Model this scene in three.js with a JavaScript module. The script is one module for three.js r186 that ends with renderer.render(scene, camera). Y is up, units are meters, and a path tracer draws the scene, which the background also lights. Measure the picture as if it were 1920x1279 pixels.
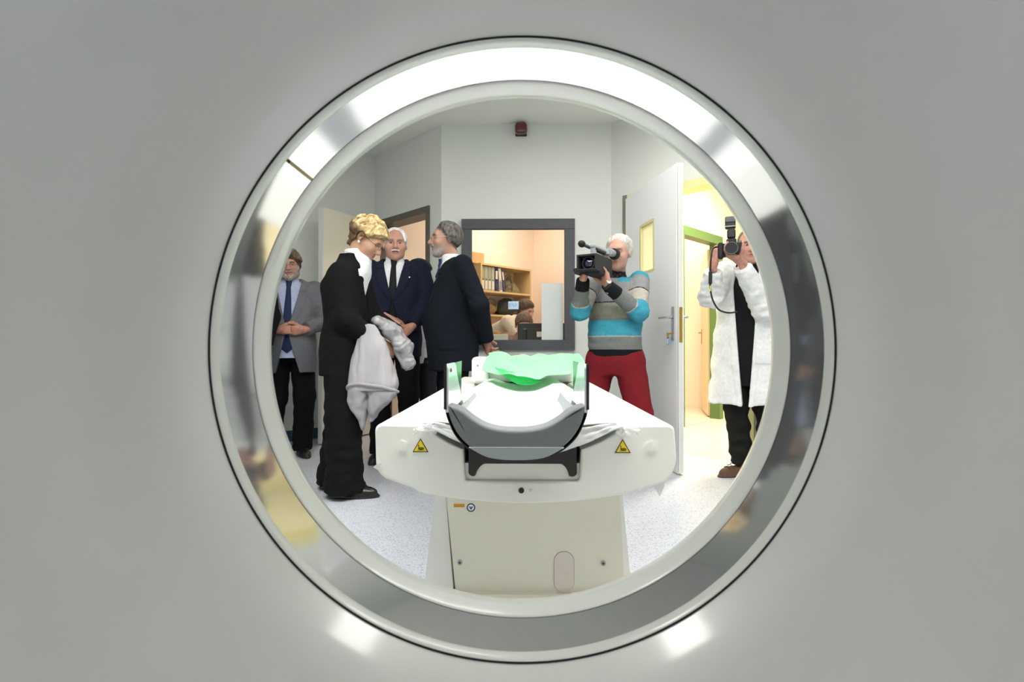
import * as THREE from 'three';
import { mergeGeometries, mergeVertices, toCreasedNormals } from 'three/addons/utils/BufferGeometryUtils.js';
import { RoundedBoxGeometry } from 'three/addons/geometries/RoundedBoxGeometry.js';
import { RectAreaLightUniformsLib } from 'three/addons/lights/RectAreaLightUniformsLib.js';
import { ImprovedNoise } from 'three/addons/math/ImprovedNoise.js';
import { Brush, Evaluator, SUBTRACTION } from 'three-bvh-csg';

// ---------------------------------------------------------------- camera, exposure, lamps
// Metres, y up. The scanner's axis is the -z direction through (0, 0.88); "depth" d below means z = -d.
RectAreaLightUniformsLib.init();
const scene = new THREE.Scene();
scene.background = new THREE.Color(0x000000);
const camera = new THREE.PerspectiveCamera(65.2, 1920 / 1279, 0.02, 60);
camera.position.set(0, 0.88, 0);
camera.lookAt(-0.015, 0.8885, -1);
camera.focus = 3.0;
camera.userData.fStop = 9;
scene.add(camera);
const renderer = new THREE.WebGLRenderer({ antialias: true });
renderer.toneMapping = THREE.LinearToneMapping;
renderer.toneMappingExposure = 2.05;
renderer.shadowMap.enabled = true;
const CEIL = 2.84;
// ceiling luminaires: [x, depth, width, length, turn, colour, intensity, label]
const COOL = 0xfffef8, WARM = 0xffeedd, YELL = 0xfff7dc;
const LUMINAIRES = [
  [-1.12, 1.95, 0.34, 1.9, 0, COOL, 3.1, 'white ceiling light over the left side of the patient table'],
  [1.12, 1.95, 0.34, 1.9, 0, COOL, 2.4, 'white ceiling light over the right side of the patient table'],
  [0.75, 3.35, 0.3, 1.25, Math.PI / 2, COOL, 3.2, 'white ceiling light in front of the control window'],
  [-0.75, 0.98, 0.3, 1.25, Math.PI / 2, COOL, 12, 'white ceiling light above the left side of the scanner gantry'],
  [0.75, 0.98, 0.3, 1.25, Math.PI / 2, COOL, 12, 'white ceiling light above the right side of the scanner gantry'],
  [-0.9, -1.3, 0.3, 1.25, Math.PI / 2, COOL, 2, 'white ceiling light behind the scanner'],
  [0.2, 6.0, 0.3, 1.25, Math.PI / 4, WARM, 5.5, 'warm ceiling light in the control room'],
  [2.15, 5.0, 0.35, 1.3, -Math.PI / 4, YELL, 22, 'bright ceiling light in the corridor'],
  [1.9, 7.2, 0.3, 0.8, Math.PI / 4, WARM, 7, 'ceiling light in the room behind the green door frame'],
];

// ---------------------------------------------------------------- helpers
const NAMES = {};
const numbered = (n) => { const k = NAMES[n] = (NAMES[n] || 0) + 1; return k === 1 ? n : n + '_' + String(k - 1).padStart(3, '0'); };
const shade = (m) => { m.castShadow = true; m.receiveShadow = true; return m; };
function tag(o, label, category, group) { Object.assign(o.userData, { label, category }); if (group) o.userData.group = group; return o; }
function thing(name, label, category, [x, y, z] = [0, 0, 0], turn = 0, group) {
  const o = new THREE.Group(); o.name = numbered(name); scene.add(o);
  o.position.set(x, y, z); o.rotation.y = turn; return tag(o, label, category, group);
}
function part(name, geo, mat, parent) {
  const m = shade(new THREE.Mesh(Array.isArray(geo) ? merge(geo) : geo, mat));
  m.name = parent === scene || !parent ? numbered(name) : name; (parent || scene).add(m); return m;
}
function struct(name, geo, mat, label, category) {
  const m = part(name, geo, mat, scene); m.userData.kind = 'structure'; return tag(m, label, category);
}
function merge(list) {
  return mergeGeometries(list.map((g) => { const h = g.index ? g.toNonIndexed() : g.clone(); for (const k of Object.keys(h.attributes)) if (!['position', 'normal', 'uv', 'color'].includes(k)) h.deleteAttribute(k); return h; }));
}
const box = (w, h, d, x = 0, y = 0, z = 0, r = 0) => (r ? new RoundedBoxGeometry(w, h, d, 3, r) : new THREE.BoxGeometry(w, h, d)).translate(x, y, z);
const cyl = (r0, r1, h, x = 0, y = 0, z = 0, axis = 'y', n = 24) => { const g = new THREE.CylinderGeometry(r1, r0, h, n); if (axis === 'z') g.rotateX(Math.PI / 2); if (axis === 'x') g.rotateZ(Math.PI / 2); return g.translate(x, y, z); };
const V3 = (x, y, z) => new THREE.Vector3(x, y, z);
const tube = (pts, r, n = 40, m = 8, closed = false) => new THREE.TubeGeometry(new THREE.CatmullRomCurve3(pts.map((p) => V3(...p)), closed), n, r, m, closed);
function lathe(pts, n = 160) { return new THREE.LatheGeometry(pts.map(([r, a]) => new THREE.Vector2(r, a)), n).rotateX(Math.PI / 2); }   // axis along z
const poly = (pts) => { const s = new THREE.Shape(); pts.forEach(([x, y], i) => i ? s.lineTo(x, y) : s.moveTo(x, y)); s.closePath(); return s; };
const extrude = (s, depth, bevel = 0, seg = 2, curve = 12) => new THREE.ExtrudeGeometry(s, { depth, bevelEnabled: bevel > 0, bevelThickness: bevel, bevelSize: bevel, bevelOffset: -bevel, bevelSegments: seg, curveSegments: curve });
function rng(seed) { let a = seed >>> 0; return () => { a = (a + 0x6D2B79F5) >>> 0; let t = Math.imul(a ^ (a >>> 15), 1 | a); t = (t + Math.imul(t ^ (t >>> 7), 61 | t)) ^ t; return ((t ^ (t >>> 14)) >>> 0) / 4294967296; }; }
const noise = new ImprovedNoise();
const N3 = (x, y, z) => noise.noise(x, y, z);
const clamp = (x, a, b) => Math.min(b, Math.max(a, x));
const step = (a, b, x) => { const t = clamp((x - a) / (b - a), 0, 1); return t * t * (3 - 2 * t); };
const lin = (hex) => { const c = new THREE.Color(hex); return [c.r, c.g, c.b]; };

// ---------------------------------------------------------------- textures and materials
function tex(n, f, srgb = true, rep = 1) {           // f(i, j) -> [r, g, b] 0..255, tileable if f is
  const d = new Uint8Array(n * n * 4);
  for (let j = 0; j < n; j++) for (let i = 0; i < n; i++) { const c = f(i, j), k = (j * n + i) * 4; d[k] = c[0]; d[k + 1] = c[1]; d[k + 2] = c[2]; d[k + 3] = 255; }
  const t = new THREE.DataTexture(d, n, n); t.wrapS = t.wrapT = THREE.RepeatWrapping; t.magFilter = THREE.LinearFilter; t.minFilter = THREE.LinearMipmapLinearFilter; t.generateMipmaps = true;
  if (srgb) t.colorSpace = THREE.SRGBColorSpace; t.repeat.set(rep, rep); t.needsUpdate = true; return t;
}
const std = (color, roughness = 0.6, more = {}) => new THREE.MeshStandardMaterial({ color, roughness, ...more });
const phy = (color, roughness = 0.5, more = {}) => new THREE.MeshPhysicalMaterial({ color, roughness, ...more });
const tileN = (i, j, n, f, s) => {                    // tileable noise from blended shifted copies
  const u = i / n, v = j / n, a = (x, y) => N3(x * f, y * f, s);
  return a(u, v) * (1 - u) * (1 - v) + a(u - 1, v) * u * (1 - v) + a(u, v - 1) * (1 - u) * v + a(u - 1, v - 1) * u * v;
};
const plasterTex = tex(256, (i, j) => { const v = 128 + 60 * tileN(i, j, 256, 40, 1.3) + 50 * tileN(i, j, 256, 90, 4.7); return [v, v, v]; }, false, 2);
const rs = rng(5);
const speck = (() => {                                 // flecked sheet vinyl
  const n = 512, a = new Float32Array(n * n * 3).fill(1);
  for (let k = 0; k < 15000; k++) {
    const x = rs() * n | 0, y = rs() * n | 0, w = 1 + (rs() * 2.6 | 0), h = 1 + (rs() * 2.2 | 0), t = rs();
    const c = t < 0.42 ? [0.72, 0.77, 0.87] : t < 0.62 ? [0.52, 0.56, 0.64] : t < 0.9 ? [1.1, 1.1, 1.1] : [0.84, 0.82, 0.8];
    for (let q = 0; q < h; q++) for (let p = 0; p < w; p++) { const o = (((y + q) % n) * n + (x + p) % n) * 3; a[o] = c[0]; a[o + 1] = c[1]; a[o + 2] = c[2]; }
  }
  return (base) => tex(n, (i, j) => { const o = (j * n + i) * 3; return [0, 1, 2].map((q) => clamp(base[q] * a[o + q], 0, 255)); }, true, 1 / 0.9);
})();
const grain = tex(256, (i, j) => { const v = 128 + 90 * N3(i * 0.012, j * 0.35, 2.2) + 50 * N3(i * 0.05, j * 0.9, 7.1); return [v, v, v].map((x) => clamp(x, 0, 255)); }, false, 1);
const brushTex = tex(512, (i, j) => {
  const s = N3(i * 0.02, j * 0.3, 1.5) + 0.6 * N3(i * 0.06, j * 0.8, 9.5); const b = 74 + 18 * s + (s > 0.7 ? 26 : 0); return [b, b + 1, b + 6].map((x) => clamp(x, 30, 150));
}, true, 1);
const fabricBump = tex(128, (i, j) => { const v = 128 + 60 * Math.sin(i * Math.PI / 4) * Math.sin(j * Math.PI / 4) + 40 * (rs() - 0.5); return [v, v, v]; }, false, 30);
const M = {
  wall: std(0xdcdfdb, 0.75, { bumpMap: plasterTex, bumpScale: 0.0006 }),
  ceil: std(0xe9eae6, 0.85),
  peach: std(0xfaeada, 0.8, { bumpMap: plasterTex, bumpScale: 0.0006 }),
  corr: std(0xf2ecd2, 0.75, { bumpMap: plasterTex, bumpScale: 0.0006 }),
  floor: std(0xffffff, 0.32, { map: speck([203, 206, 214]) }),
  floorC: std(0xffffff, 0.3, { map: speck([226, 220, 200]) }),
  skirt: std(0x2c4a68, 0.4), skirtG: std(0x9aa089, 0.5),
  frameBrown: std(0x5d574b, 0.45), frameGrey: std(0x8f8a7c, 0.4, { metalness: 0.3 }),
  winFrame: std(0xffffff, 0.55, { map: brushTex, bumpMap: grain, bumpScale: 0.0008 }),
  door: std(0xf3f4f6, 0.35), doorCream: std(0xe3e0cf, 0.45), doorEdge: std(0xd6d6d2, 0.4), doorPeach: std(0xf0d9b4, 0.5),
  green: std(0x56703f, 0.4), cream: std(0xded7a2, 0.45),
  glass: phy(0xffffff, 0.02, { transmission: 1, thickness: 0, ior: 1.5, specularIntensity: 0.2 }),
  frost: phy(0xf6f3df, 0.9, { transmission: 0.55, thickness: 0 }),
  steel: std(0xb9bcc0, 0.22, { metalness: 0.95 }), brass: std(0xb08d3e, 0.35, { metalness: 0.8 }), darkSteel: std(0x5a564c, 0.4, { metalness: 0.8 }),
  shell: phy(0xe4e4e2, 0.3, { clearcoat: 1, clearcoatRoughness: 0.11 }),
  rim: phy(0xe6e8e4, 0.3, { clearcoat: 0.4, clearcoatRoughness: 0.1 }),
  band: std(0xbcbec0, 0.06, { metalness: 0.75 }),
  seam: std(0x26272a, 0.6),
  tableW: phy(0xf0f0eb, 0.34, { clearcoat: 0.2, clearcoatRoughness: 0.25 }),
  beige: std(0xe9e5d4, 0.5), beige2: std(0xe0d7ca, 0.5),
  black: std(0x0d0d0e, 0.45), blackGloss: std(0x0b0b0c, 0.2), rubber: std(0x17171a, 0.7), grey: std(0x6e7072, 0.6), greyL: std(0x9da2a6, 0.4),
  foam: std(0x76797b, 0.75, { bumpMap: plasterTex, bumpScale: 0.0008 }),
  white: std(0xf3f3f2, 0.7), paper: std(0xf0f2f4, 0.8),
};

// ================================================================ the room
const P2 = (x, d) => V3(x, 0, -d);
// wall from (x0,d0) to (x1,d1); its thickness grows towards (direction x up); openings [s0, s1, y0, y1]
function wallGeo([x0, d0], [x1, d1], h, t, holes = [], over = [0, 0]) {
  const L = Math.hypot(x1 - x0, d1 - d0), s = new THREE.Shape(), floorHoles = holes.filter((o) => o[2] <= 0).sort((a, b) => a[0] - b[0]);
  s.moveTo(-over[0], 0);
  for (const [a, b, , y] of floorHoles) { s.lineTo(a, 0); s.lineTo(a, y); s.lineTo(b, y); s.lineTo(b, 0); }
  s.lineTo(L + over[1], 0); s.lineTo(L + over[1], h); s.lineTo(-over[0], h); s.closePath();
  for (const [a, b, y0, y1] of holes) if (y0 > 0) s.holes.push(new THREE.Path([[a, y0], [a, y1], [b, y1], [b, y0]].map((p) => new THREE.Vector2(...p))));
  return put(extrude(s, t), [x0, d0], [x1, d1]);
}
// local (along the wall, up, outward) -> world
function put(g, [x0, d0], [x1, d1]) {
  const e = V3(x1 - x0, 0, -(d1 - d0)).normalize(), up = V3(0, 1, 0), n = e.clone().cross(up);
  return g.applyMatrix4(new THREE.Matrix4().makeBasis(e, up, n).setPosition(x0, 0, -d0));
}
const A = [-1.496, 5.46], B = [-0.696, 4.7], C = [0.803, 4.7], D = [2.9, 2.603], E_ = [2.9, -2.6], F = [-3.3, -2.6], G = [-3.3, 3.74];
const T = 0.14;
const WIN = [0.335, 1.305, 0.852, 1.98];       // along the wall from C to B
struct('wall_back', wallGeo(C, B, CEIL, T, [WIN]), M.wall, 'pale grey wall around the dark-framed control window', 'wall');
const dirBA = [(A[0] - B[0]) / 1.1034, (A[1] - B[1]) / 1.1034];
struct('wall_left', wallGeo(B, A, CEIL, T, [[0.19, 1.04, 0, 2.1]]), M.wall, 'slanting grey wall with the doorway behind the men in suits', 'wall');
struct('wall_far_left', wallGeo(A, G, CEIL, T, [], [0.0, 0]), M.wall, 'grey wall behind the bearded man', 'wall');
struct('wall_right', wallGeo(D, C, CEIL, T, [[1.76, 2.815, 0, 2.12]]), M.wall, 'pale wall with the doorway to the bright corridor', 'wall');
struct('wall_side_right', wallGeo(E_, D, CEIL, T), M.wall, 'plain wall to the right of the scanner', 'wall');
struct('wall_side_left', wallGeo(G, F, CEIL, T), M.wall, 'plain wall to the left of the scanner', 'wall');
struct('wall_front', wallGeo(F, E_, CEIL, T, [], [T, T]), M.wall, 'plain wall behind the scanner', 'wall');
const slab = (pts, y0, y1) => { const g = extrude(poly(pts), y1 - y0); g.rotateX(-Math.PI / 2); return g.translate(0, y0, 0); };
const roomPoly = [A, B, C, D, E_, F, G];
struct('floor', slab([[-3.44, -2.74], [3.04, -2.74], [3.04, 2.62], [0.86, 4.80], [-0.64, 4.80], [-1.44, 5.6], [-3.44, 3.7]].map(([x, d]) => [x, d]), -0.1, 0), M.floor, 'pale blue-grey flecked vinyl floor of the scanner room', 'floor');
struct('ceiling', slab([[-3.44, -2.74], [3.04, -2.74], [3.04, 2.62], [0.86, 4.80], [-0.64, 4.80], [-1.44, 5.6], [-3.44, 3.7]], CEIL, CEIL + 0.1), M.ceil, 'white ceiling of the scanner room', 'ceiling');
// skirting
const skirtGeo = (p, q, s0, s1, h = 0.1) => put(box(s1 - s0, h, 0.018, (s0 + s1) / 2, h / 2, -0.009), p, q);
struct('baseboard_far_left', skirtGeo(A, G, 0.02, 2.4), M.skirt, 'dark blue skirting along the wall behind the bearded man', 'skirting');
struct('baseboard_back', skirtGeo(C, B, 0, 1.5), M.skirt, 'dark blue skirting under the control window', 'skirting');

// ---------------- control room (square to the slanting walls), corridor, room behind the green frame
const UV2 = (u, v) => [(u - v) / 2, (u + v) / 2];     // u = x + d, v = d - x  -> (x, d)
const rect = (u0, u1, v0, v1) => [UV2(u0, v0), UV2(u1, v0), UV2(u1, v1), UV2(u0, v1)];
const ctlFloor = [[-0.64, 4.81], [0.86, 4.81], UV2(5.9, 4.16), UV2(7.6, 4.16), UV2(7.6, 7.3), UV2(4.16, 7.3)];
struct('floor_control', slab(ctlFloor, -0.1, 0), M.floorC, 'cream floor of the control room', 'floor');
struct('ceiling_control', slab(ctlFloor, CEIL, CEIL + 0.1), M.ceil, 'ceiling of the control room', 'ceiling');
struct('wall_control_shelf', wallGeo(UV2(7.55, 7.18), UV2(3.96, 7.18), CEIL, 0.1), M.peach, 'peach wall behind the shelf in the control room', 'wall');
struct('wall_control_back', wallGeo(UV2(7.55, 4.16), UV2(7.55, 7.28), CEIL, 0.06), M.peach, 'peach far wall of the control room', 'wall');
struct('wall_corridor_side', wallGeo(UV2(10.6, 4.06), UV2(5.72, 4.06), CEIL, 0.07, [[1.2, 2.2, 0, 2.12]]), M.corr, 'bright cream corridor wall with the green door frame', 'wall');
const corFloor = rect(5.73, 10.6, 0.4, 4.06);
struct('floor_corridor', slab([UV2(5.56, 0.4), UV2(10.6, 0.4), UV2(10.6, 4.06), UV2(5.56, 4.0)], -0.1, -0.001), M.floorC, 'glossy cream corridor floor beyond the right doorway', 'floor');
struct('ceiling_corridor', slab(rect(5.72, 10.6, 0.3, 4.1), CEIL, CEIL + 0.1), M.ceil, 'ceiling of the corridor', 'ceiling');
struct('wall_corridor_end', wallGeo(UV2(10.6, 0.4), UV2(10.6, 4.06), CEIL, 0.1), M.corr, 'cream end wall of the corridor', 'wall');
struct('wall_corridor_far', wallGeo(UV2(5.72, 0.4), UV2(10.6, 0.4), CEIL, 0.1), M.corr, 'cream far side wall of the corridor', 'wall');
struct('floor_side_room', slab(rect(7.62, 10.2, 4.05, 6.3), -0.1, 0), M.floorC, 'floor of the room behind the green door frame', 'floor');
struct('ceiling_side_room', slab(rect(7.62, 10.2, 4.17, 6.3), CEIL, CEIL + 0.1), M.ceil, 'ceiling of the room behind the green door frame', 'ceiling');
struct('wall_side_room_back', wallGeo(UV2(10.1, 6.0), UV2(7.62, 6.0), CEIL, 0.1), M.peach, 'peach back wall of the room behind the green door frame', 'wall');
struct('wall_side_room_right', wallGeo(UV2(10.1, 4.16), UV2(10.1, 6.1), CEIL, 0.08), M.peach, 'peach right wall of the room behind the green door frame', 'wall');
struct('baseboard_side_room', skirtGeo(UV2(10.1, 6.0), UV2(7.62, 6.0), 0.02, 1.6), M.skirtG, 'grey-green skirting in the room behind the green door frame', 'skirting');

// ---------------- control window
{
  const w = new THREE.Group(); w.name = numbered('window_1'); w.userData.kind = 'structure'; scene.add(w);
  tag(w, 'control room window in a broad dark grey wooden frame', 'window');
  const [s0, s1, y0, y1] = WIN, f = 0.078, o = 0.012;
  const bar = (a, b, c, d) => put(box(b - a, d - c, 0.05, (a + b) / 2, (c + d) / 2, -0.012, 0.003), C, B);
  const barV = (a, b, c, d) => { const g = box(b - a, d - c, 0.05, (a + b) / 2, (c + d) / 2, -0.012, 0.003); const uv = g.attributes.uv; for (let i = 0; i < uv.count; i++) uv.setXY(i, uv.getY(i), uv.getX(i)); return put(g, C, B); };
  part('frame_rail', bar(s0 - o, s1 + o, y1 - f, y1 + o), M.winFrame, w);
  part('frame_rail', bar(s0 - o, s1 + o, y0 - o, y0 + f), M.winFrame, w);
  part('frame_stile', barV(s0 - o, s0 + f, y0 + f + 0.001, y1 - f - 0.001), M.winFrame, w);
  part('frame_stile', barV(s1 - f, s1 + o, y0 + f + 0.001, y1 - f - 0.001), M.winFrame, w);
  part('pane', put(box(s1 - s0 - 2 * f + 0.02, y1 - y0 - 2 * f + 0.02, 0.004, (s0 + s1) / 2, (y0 + y1) / 2, 0.03), C, B), M.glass, w);
  part('window_sill', put(box(s1 - s0 - 0.004, 0.02, 0.1, (s0 + s1) / 2, y0 + 0.012, 0.085), C, B), M.white, w);
  // things taped to the pane (inside face)
  const paper = (name, label, x, y, wd, ht, mat, s = 0.036) => tag(part(name, put(box(wd, ht, 0.0015, 0.803 - x, y, s), C, B), mat, scene), label, 'paper');
  paper('paper_sheet', 'tall pale bluish translucent sheet on the right half of the window pane', 0.287, 1.182, 0.19, 0.505, phy(0xe9efee, 0.95, { transmission: 0.25, thickness: 0 }));
  const cv = document.createElement('canvas'); cv.width = 128; cv.height = 96; const c = cv.getContext('2d');
  c.fillStyle = '#cfe6fb'; c.fillRect(0, 0, 128, 96); c.fillStyle = '#7fa9d6';
  for (let k = 0; k < 6; k++) c.fillRect(12 + k * 18, 22, 7, 54 - (k % 3) * 9);
  const ct = new THREE.CanvasTexture(cv); ct.colorSpace = THREE.SRGBColorSpace;
  paper('paper_note', 'small light blue note stuck on the window pane', -0.058, 1.238, 0.092, 0.07, std(0xffffff, 0.8, { map: ct }));
}

// ---------------- doors
// left doorway frame and leaf (in wall B-A)
{
  const d = new THREE.Group(); d.name = numbered('door_1'); d.userData.kind = 'structure'; scene.add(d);
  tag(d, 'cream door leaf standing open on the left, with its brown steel frame', 'door');
  const [a, b, h] = [0.19, 1.04, 2.1];
  part('frame_post', put(box(0.05, h + 0.05, T + 0.03, a - 0.0, (h + 0.05) / 2, T / 2), B, A), M.frameBrown, d);
  part('frame_post', put(box(0.05, h + 0.05, T + 0.03, b + 0.0, (h + 0.05) / 2, T / 2), B, A), M.frameBrown, d);
  part('frame_head', put(box(b - a - 0.05, 0.06, T + 0.03, (a + b) / 2, h + 0.02, T / 2), B, A), M.frameBrown, d);
  const h0 = [-1.435, 5.385], h1 = [-1.765, 4.69];   // hinge and free edge
  const L = Math.hypot(h1[0] - h0[0], h1[1] - h0[1]);
  const leaf = part('leaf', put(box(L, 2.1, 0.042, L / 2, 1.062, 0, 0.004), h0, h1), M.doorCream, d);
  part('edge_strip', put(box(0.012, 2.1, 0.046, L - 0.002, 1.062, 0), h0, h1), M.doorEdge, leaf);
  part('handle', [put(box(0.035, 0.2, 0.006, L - 0.08, 1.03, -0.025), h0, h1), put(cyl(0.009, 0.009, 0.12, L - 0.13, 1.07, -0.06, 'x'), h0, h1), put(cyl(0.009, 0.009, 0.05, L - 0.08, 1.07, -0.045, 'z'), h0, h1)], M.steel, leaf);
}
// right doorway: frame with hinges and white leaf with a small glazed opening
{
  const d = new THREE.Group(); d.name = numbered('door_2'); d.userData.kind = 'structure'; scene.add(d);
  tag(d, 'white door standing open beside the man filming, with a small window and lever handle', 'door');
  const [a, b, h] = [1.76, 2.815, 2.12];
  part('frame_post', put(box(0.045, h + 0.05, T + 0.03, b + 0.0, (h + 0.05) / 2, T / 2), D, C), M.frameGrey, d);
  part('frame_post', put(box(0.045, h + 0.05, T + 0.03, a, (h + 0.05) / 2, T / 2), D, C), M.cream, d);
  part('frame_head', put(box(b - a - 0.045, 0.06, T + 0.03, (a + b) / 2, h + 0.02, T / 2), D, C), M.cream, d);
  const h0 = [0.942, 4.545], h1 = [1.112, 3.645], L = Math.hypot(h1[0] - h0[0], h1[1] - h0[1]);
  // leaf outline with an opening for the pane
  const s = poly([[0, 0.012], [L, 0.012], [L, 2.125], [0, 2.125]]);
  const w0 = 0.3, w1 = 0.56, v0 = 1.44, v1 = 1.83;
  s.holes.push(new THREE.Path([[w0, v0], [w0, v1], [w1, v1], [w1, v0]].map((p) => new THREE.Vector2(...p))));
  const leaf = part('leaf', put(extrude(s, 0.044, 0.003), h0, h1), M.door, d);
  part('rebate_edge', put(box(0.016, 2.08, 0.03, L + 0.008, 1.06, 0.03), h0, h1), M.doorEdge, leaf);
  part('pane', put(box(w1 - w0, v1 - v0, 0.006, (w0 + w1) / 2, (v0 + v1) / 2, 0.03), h0, h1), M.frost, leaf);
  const rail = (x0, x1, y0, y1) => put(box(x1 - x0, y1 - y0, 0.05, (x0 + x1) / 2, (y0 + y1) / 2, 0.023), h0, h1);
  part('pane_frame', [rail(w0 - 0.004, w0 + 0.018, v0, v1), rail(w1 - 0.018, w1 + 0.004, v0, v1), rail(w0 + 0.0181, w1 - 0.0181, v0 - 0.004, v0 + 0.018), rail(w0 + 0.0181, w1 - 0.0181, v1 - 0.018, v1 + 0.004)], M.cream, leaf);
  part('handle', [put(box(0.034, 0.235, 0.008, L - 0.055, 1.03, -0.006, 0.002), h0, h1), put(cyl(0.0085, 0.0085, 0.13, L - 0.105, 1.075, -0.05, 'x', 12), h0, h1), put(cyl(0.009, 0.009, 0.05, L - 0.055, 1.075, -0.03, 'z', 12), h0, h1)], M.steel, leaf);
  part('handle', [put(box(0.034, 0.235, 0.008, L - 0.055, 1.03, 0.05, 0.002), h0, h1), put(cyl(0.0085, 0.0085, 0.13, L - 0.105, 1.075, 0.095, 'x', 12), h0, h1), put(cyl(0.009, 0.009, 0.05, L - 0.055, 1.075, 0.072, 'z', 12), h0, h1)], M.steel, leaf);
  part('lock_plate', put(box(0.003, 0.24, 0.022, L + 0.0175, 1.02, 0.028), h0, h1), M.brass, leaf);
  for (const y of [0.28, 1.72]) part('hinge', put(cyl(0.011, 0.011, 0.12, -0.012, y, 0.05, 'y', 12), h0, h1), M.darkSteel, leaf);
  const k = part('key', put(merge([box(0.006, 0.012, 0.03, L - 0.055, 0.962, 0.066), box(0.004, 0.026, 0.018, L - 0.055, 0.955, 0.086)]), h0, h1), M.brass, scene);
  tag(k, 'small brass key in the lock of the white door', 'key');
  const kt = thing('key_tag', 'light blue plastic key tag hanging under the handle of the white door', 'key tag');
  part('tag_body', put(box(0.03, 0.055, 0.006, L - 0.066, 0.912, 0.08, 0.0025), h0, h1), std(0x5f9fd0, 0.4), kt);
  part('tag_insert', put(box(0.018, 0.036, 0.002, L - 0.066, 0.908, 0.0838), h0, h1), M.white, kt);
  part('key_ring', put(new THREE.TorusGeometry(0.01, 0.0015, 6, 18).translate(L - 0.06, 0.946, 0.08), h0, h1), M.steel, kt);
}
// green frame in the corridor wall with a peach leaf opened into the room behind
{
  const d = new THREE.Group(); d.name = numbered('door_3'); d.userData.kind = 'structure'; scene.add(d);
  tag(d, 'green steel door frame in the corridor with a peach door opened inwards', 'door');
  const P = UV2(10.6, 4.06), Q = UV2(5.72, 4.06), [a, b, h] = [1.2, 2.2, 2.12];
  part('frame_post', put(box(0.1, h, 0.12, a + 0.03, h / 2, 0.035), P, Q), M.green, d);
  part('frame_post', put(box(0.1, h, 0.12, b - 0.03, h / 2, 0.035), P, Q), M.green, d);
  part('frame_head', put(box(b - a + 0.04, 0.1, 0.12, (a + b) / 2, h + 0.02, 0.035), P, Q), M.green, d);
  const h0 = [2.33, 6.60], h1 = [2.50, 7.33], L = Math.hypot(h1[0] - h0[0], h1[1] - h0[1]);
  const leaf = part('leaf', put(box(L, 2.05, 0.04, L / 2, 1.04, 0, 0.003), h0, h1), M.doorPeach, d);
  part('handle', [put(box(0.03, 0.2, 0.006, L - 0.07, 1.0, -0.024), h0, h1), put(cyl(0.009, 0.009, 0.12, L - 0.12, 1.05, -0.06, 'x', 12), h0, h1), put(cyl(0.009, 0.009, 0.04, L - 0.07, 1.05, -0.043, 'z', 12), h0, h1)], M.brass, leaf);
}
// ---------------- red warning lamp over the window
{
  const o = thing('warning_lamp', 'dark red warning lamp high on the wall above the window', 'lamp', [0.01, 2.775, -4.7]);
  part('base', box(0.1, 0.095, 0.03, 0, 0, 0.015, 0.006), M.rubber, o);
  part('lens', new RoundedBoxGeometry(0.108, 0.098, 0.075, 5, 0.03).translate(0, 0, 0.06), phy(0x5c0a10, 0.2, { clearcoat: 0.6 }), o);
}
// ---------------- ceiling luminaires
for (const [x, d, w, l, turn, col, I, label] of LUMINAIRES) {
  const o = thing('ceiling_light', label, 'ceiling light', [x, CEIL, -d], turn);
  const c = new THREE.Color(col);
  part('housing', merge([box(w + 0.06, 0.05, 0.03, 0, -0.025, l / 2 + 0.015), box(w + 0.06, 0.05, 0.03, 0, -0.025, -l / 2 - 0.015), box(0.03, 0.05, l, w / 2 + 0.015, -0.025, 0), box(0.03, 0.05, l, -w / 2 - 0.015, -0.025, 0)]), M.white, o);
  part('diffuser', box(w, 0.01, l, 0, -0.03, 0), new THREE.MeshStandardMaterial({ color: 0xffffff, emissive: c, emissiveIntensity: I * 0.9, roughness: 0.6 }), o);
  const r = new THREE.RectAreaLight(c, I, w, l); r.position.set(0, -0.052, 0); r.rotation.x = -Math.PI / 2; o.add(r);
}

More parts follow.
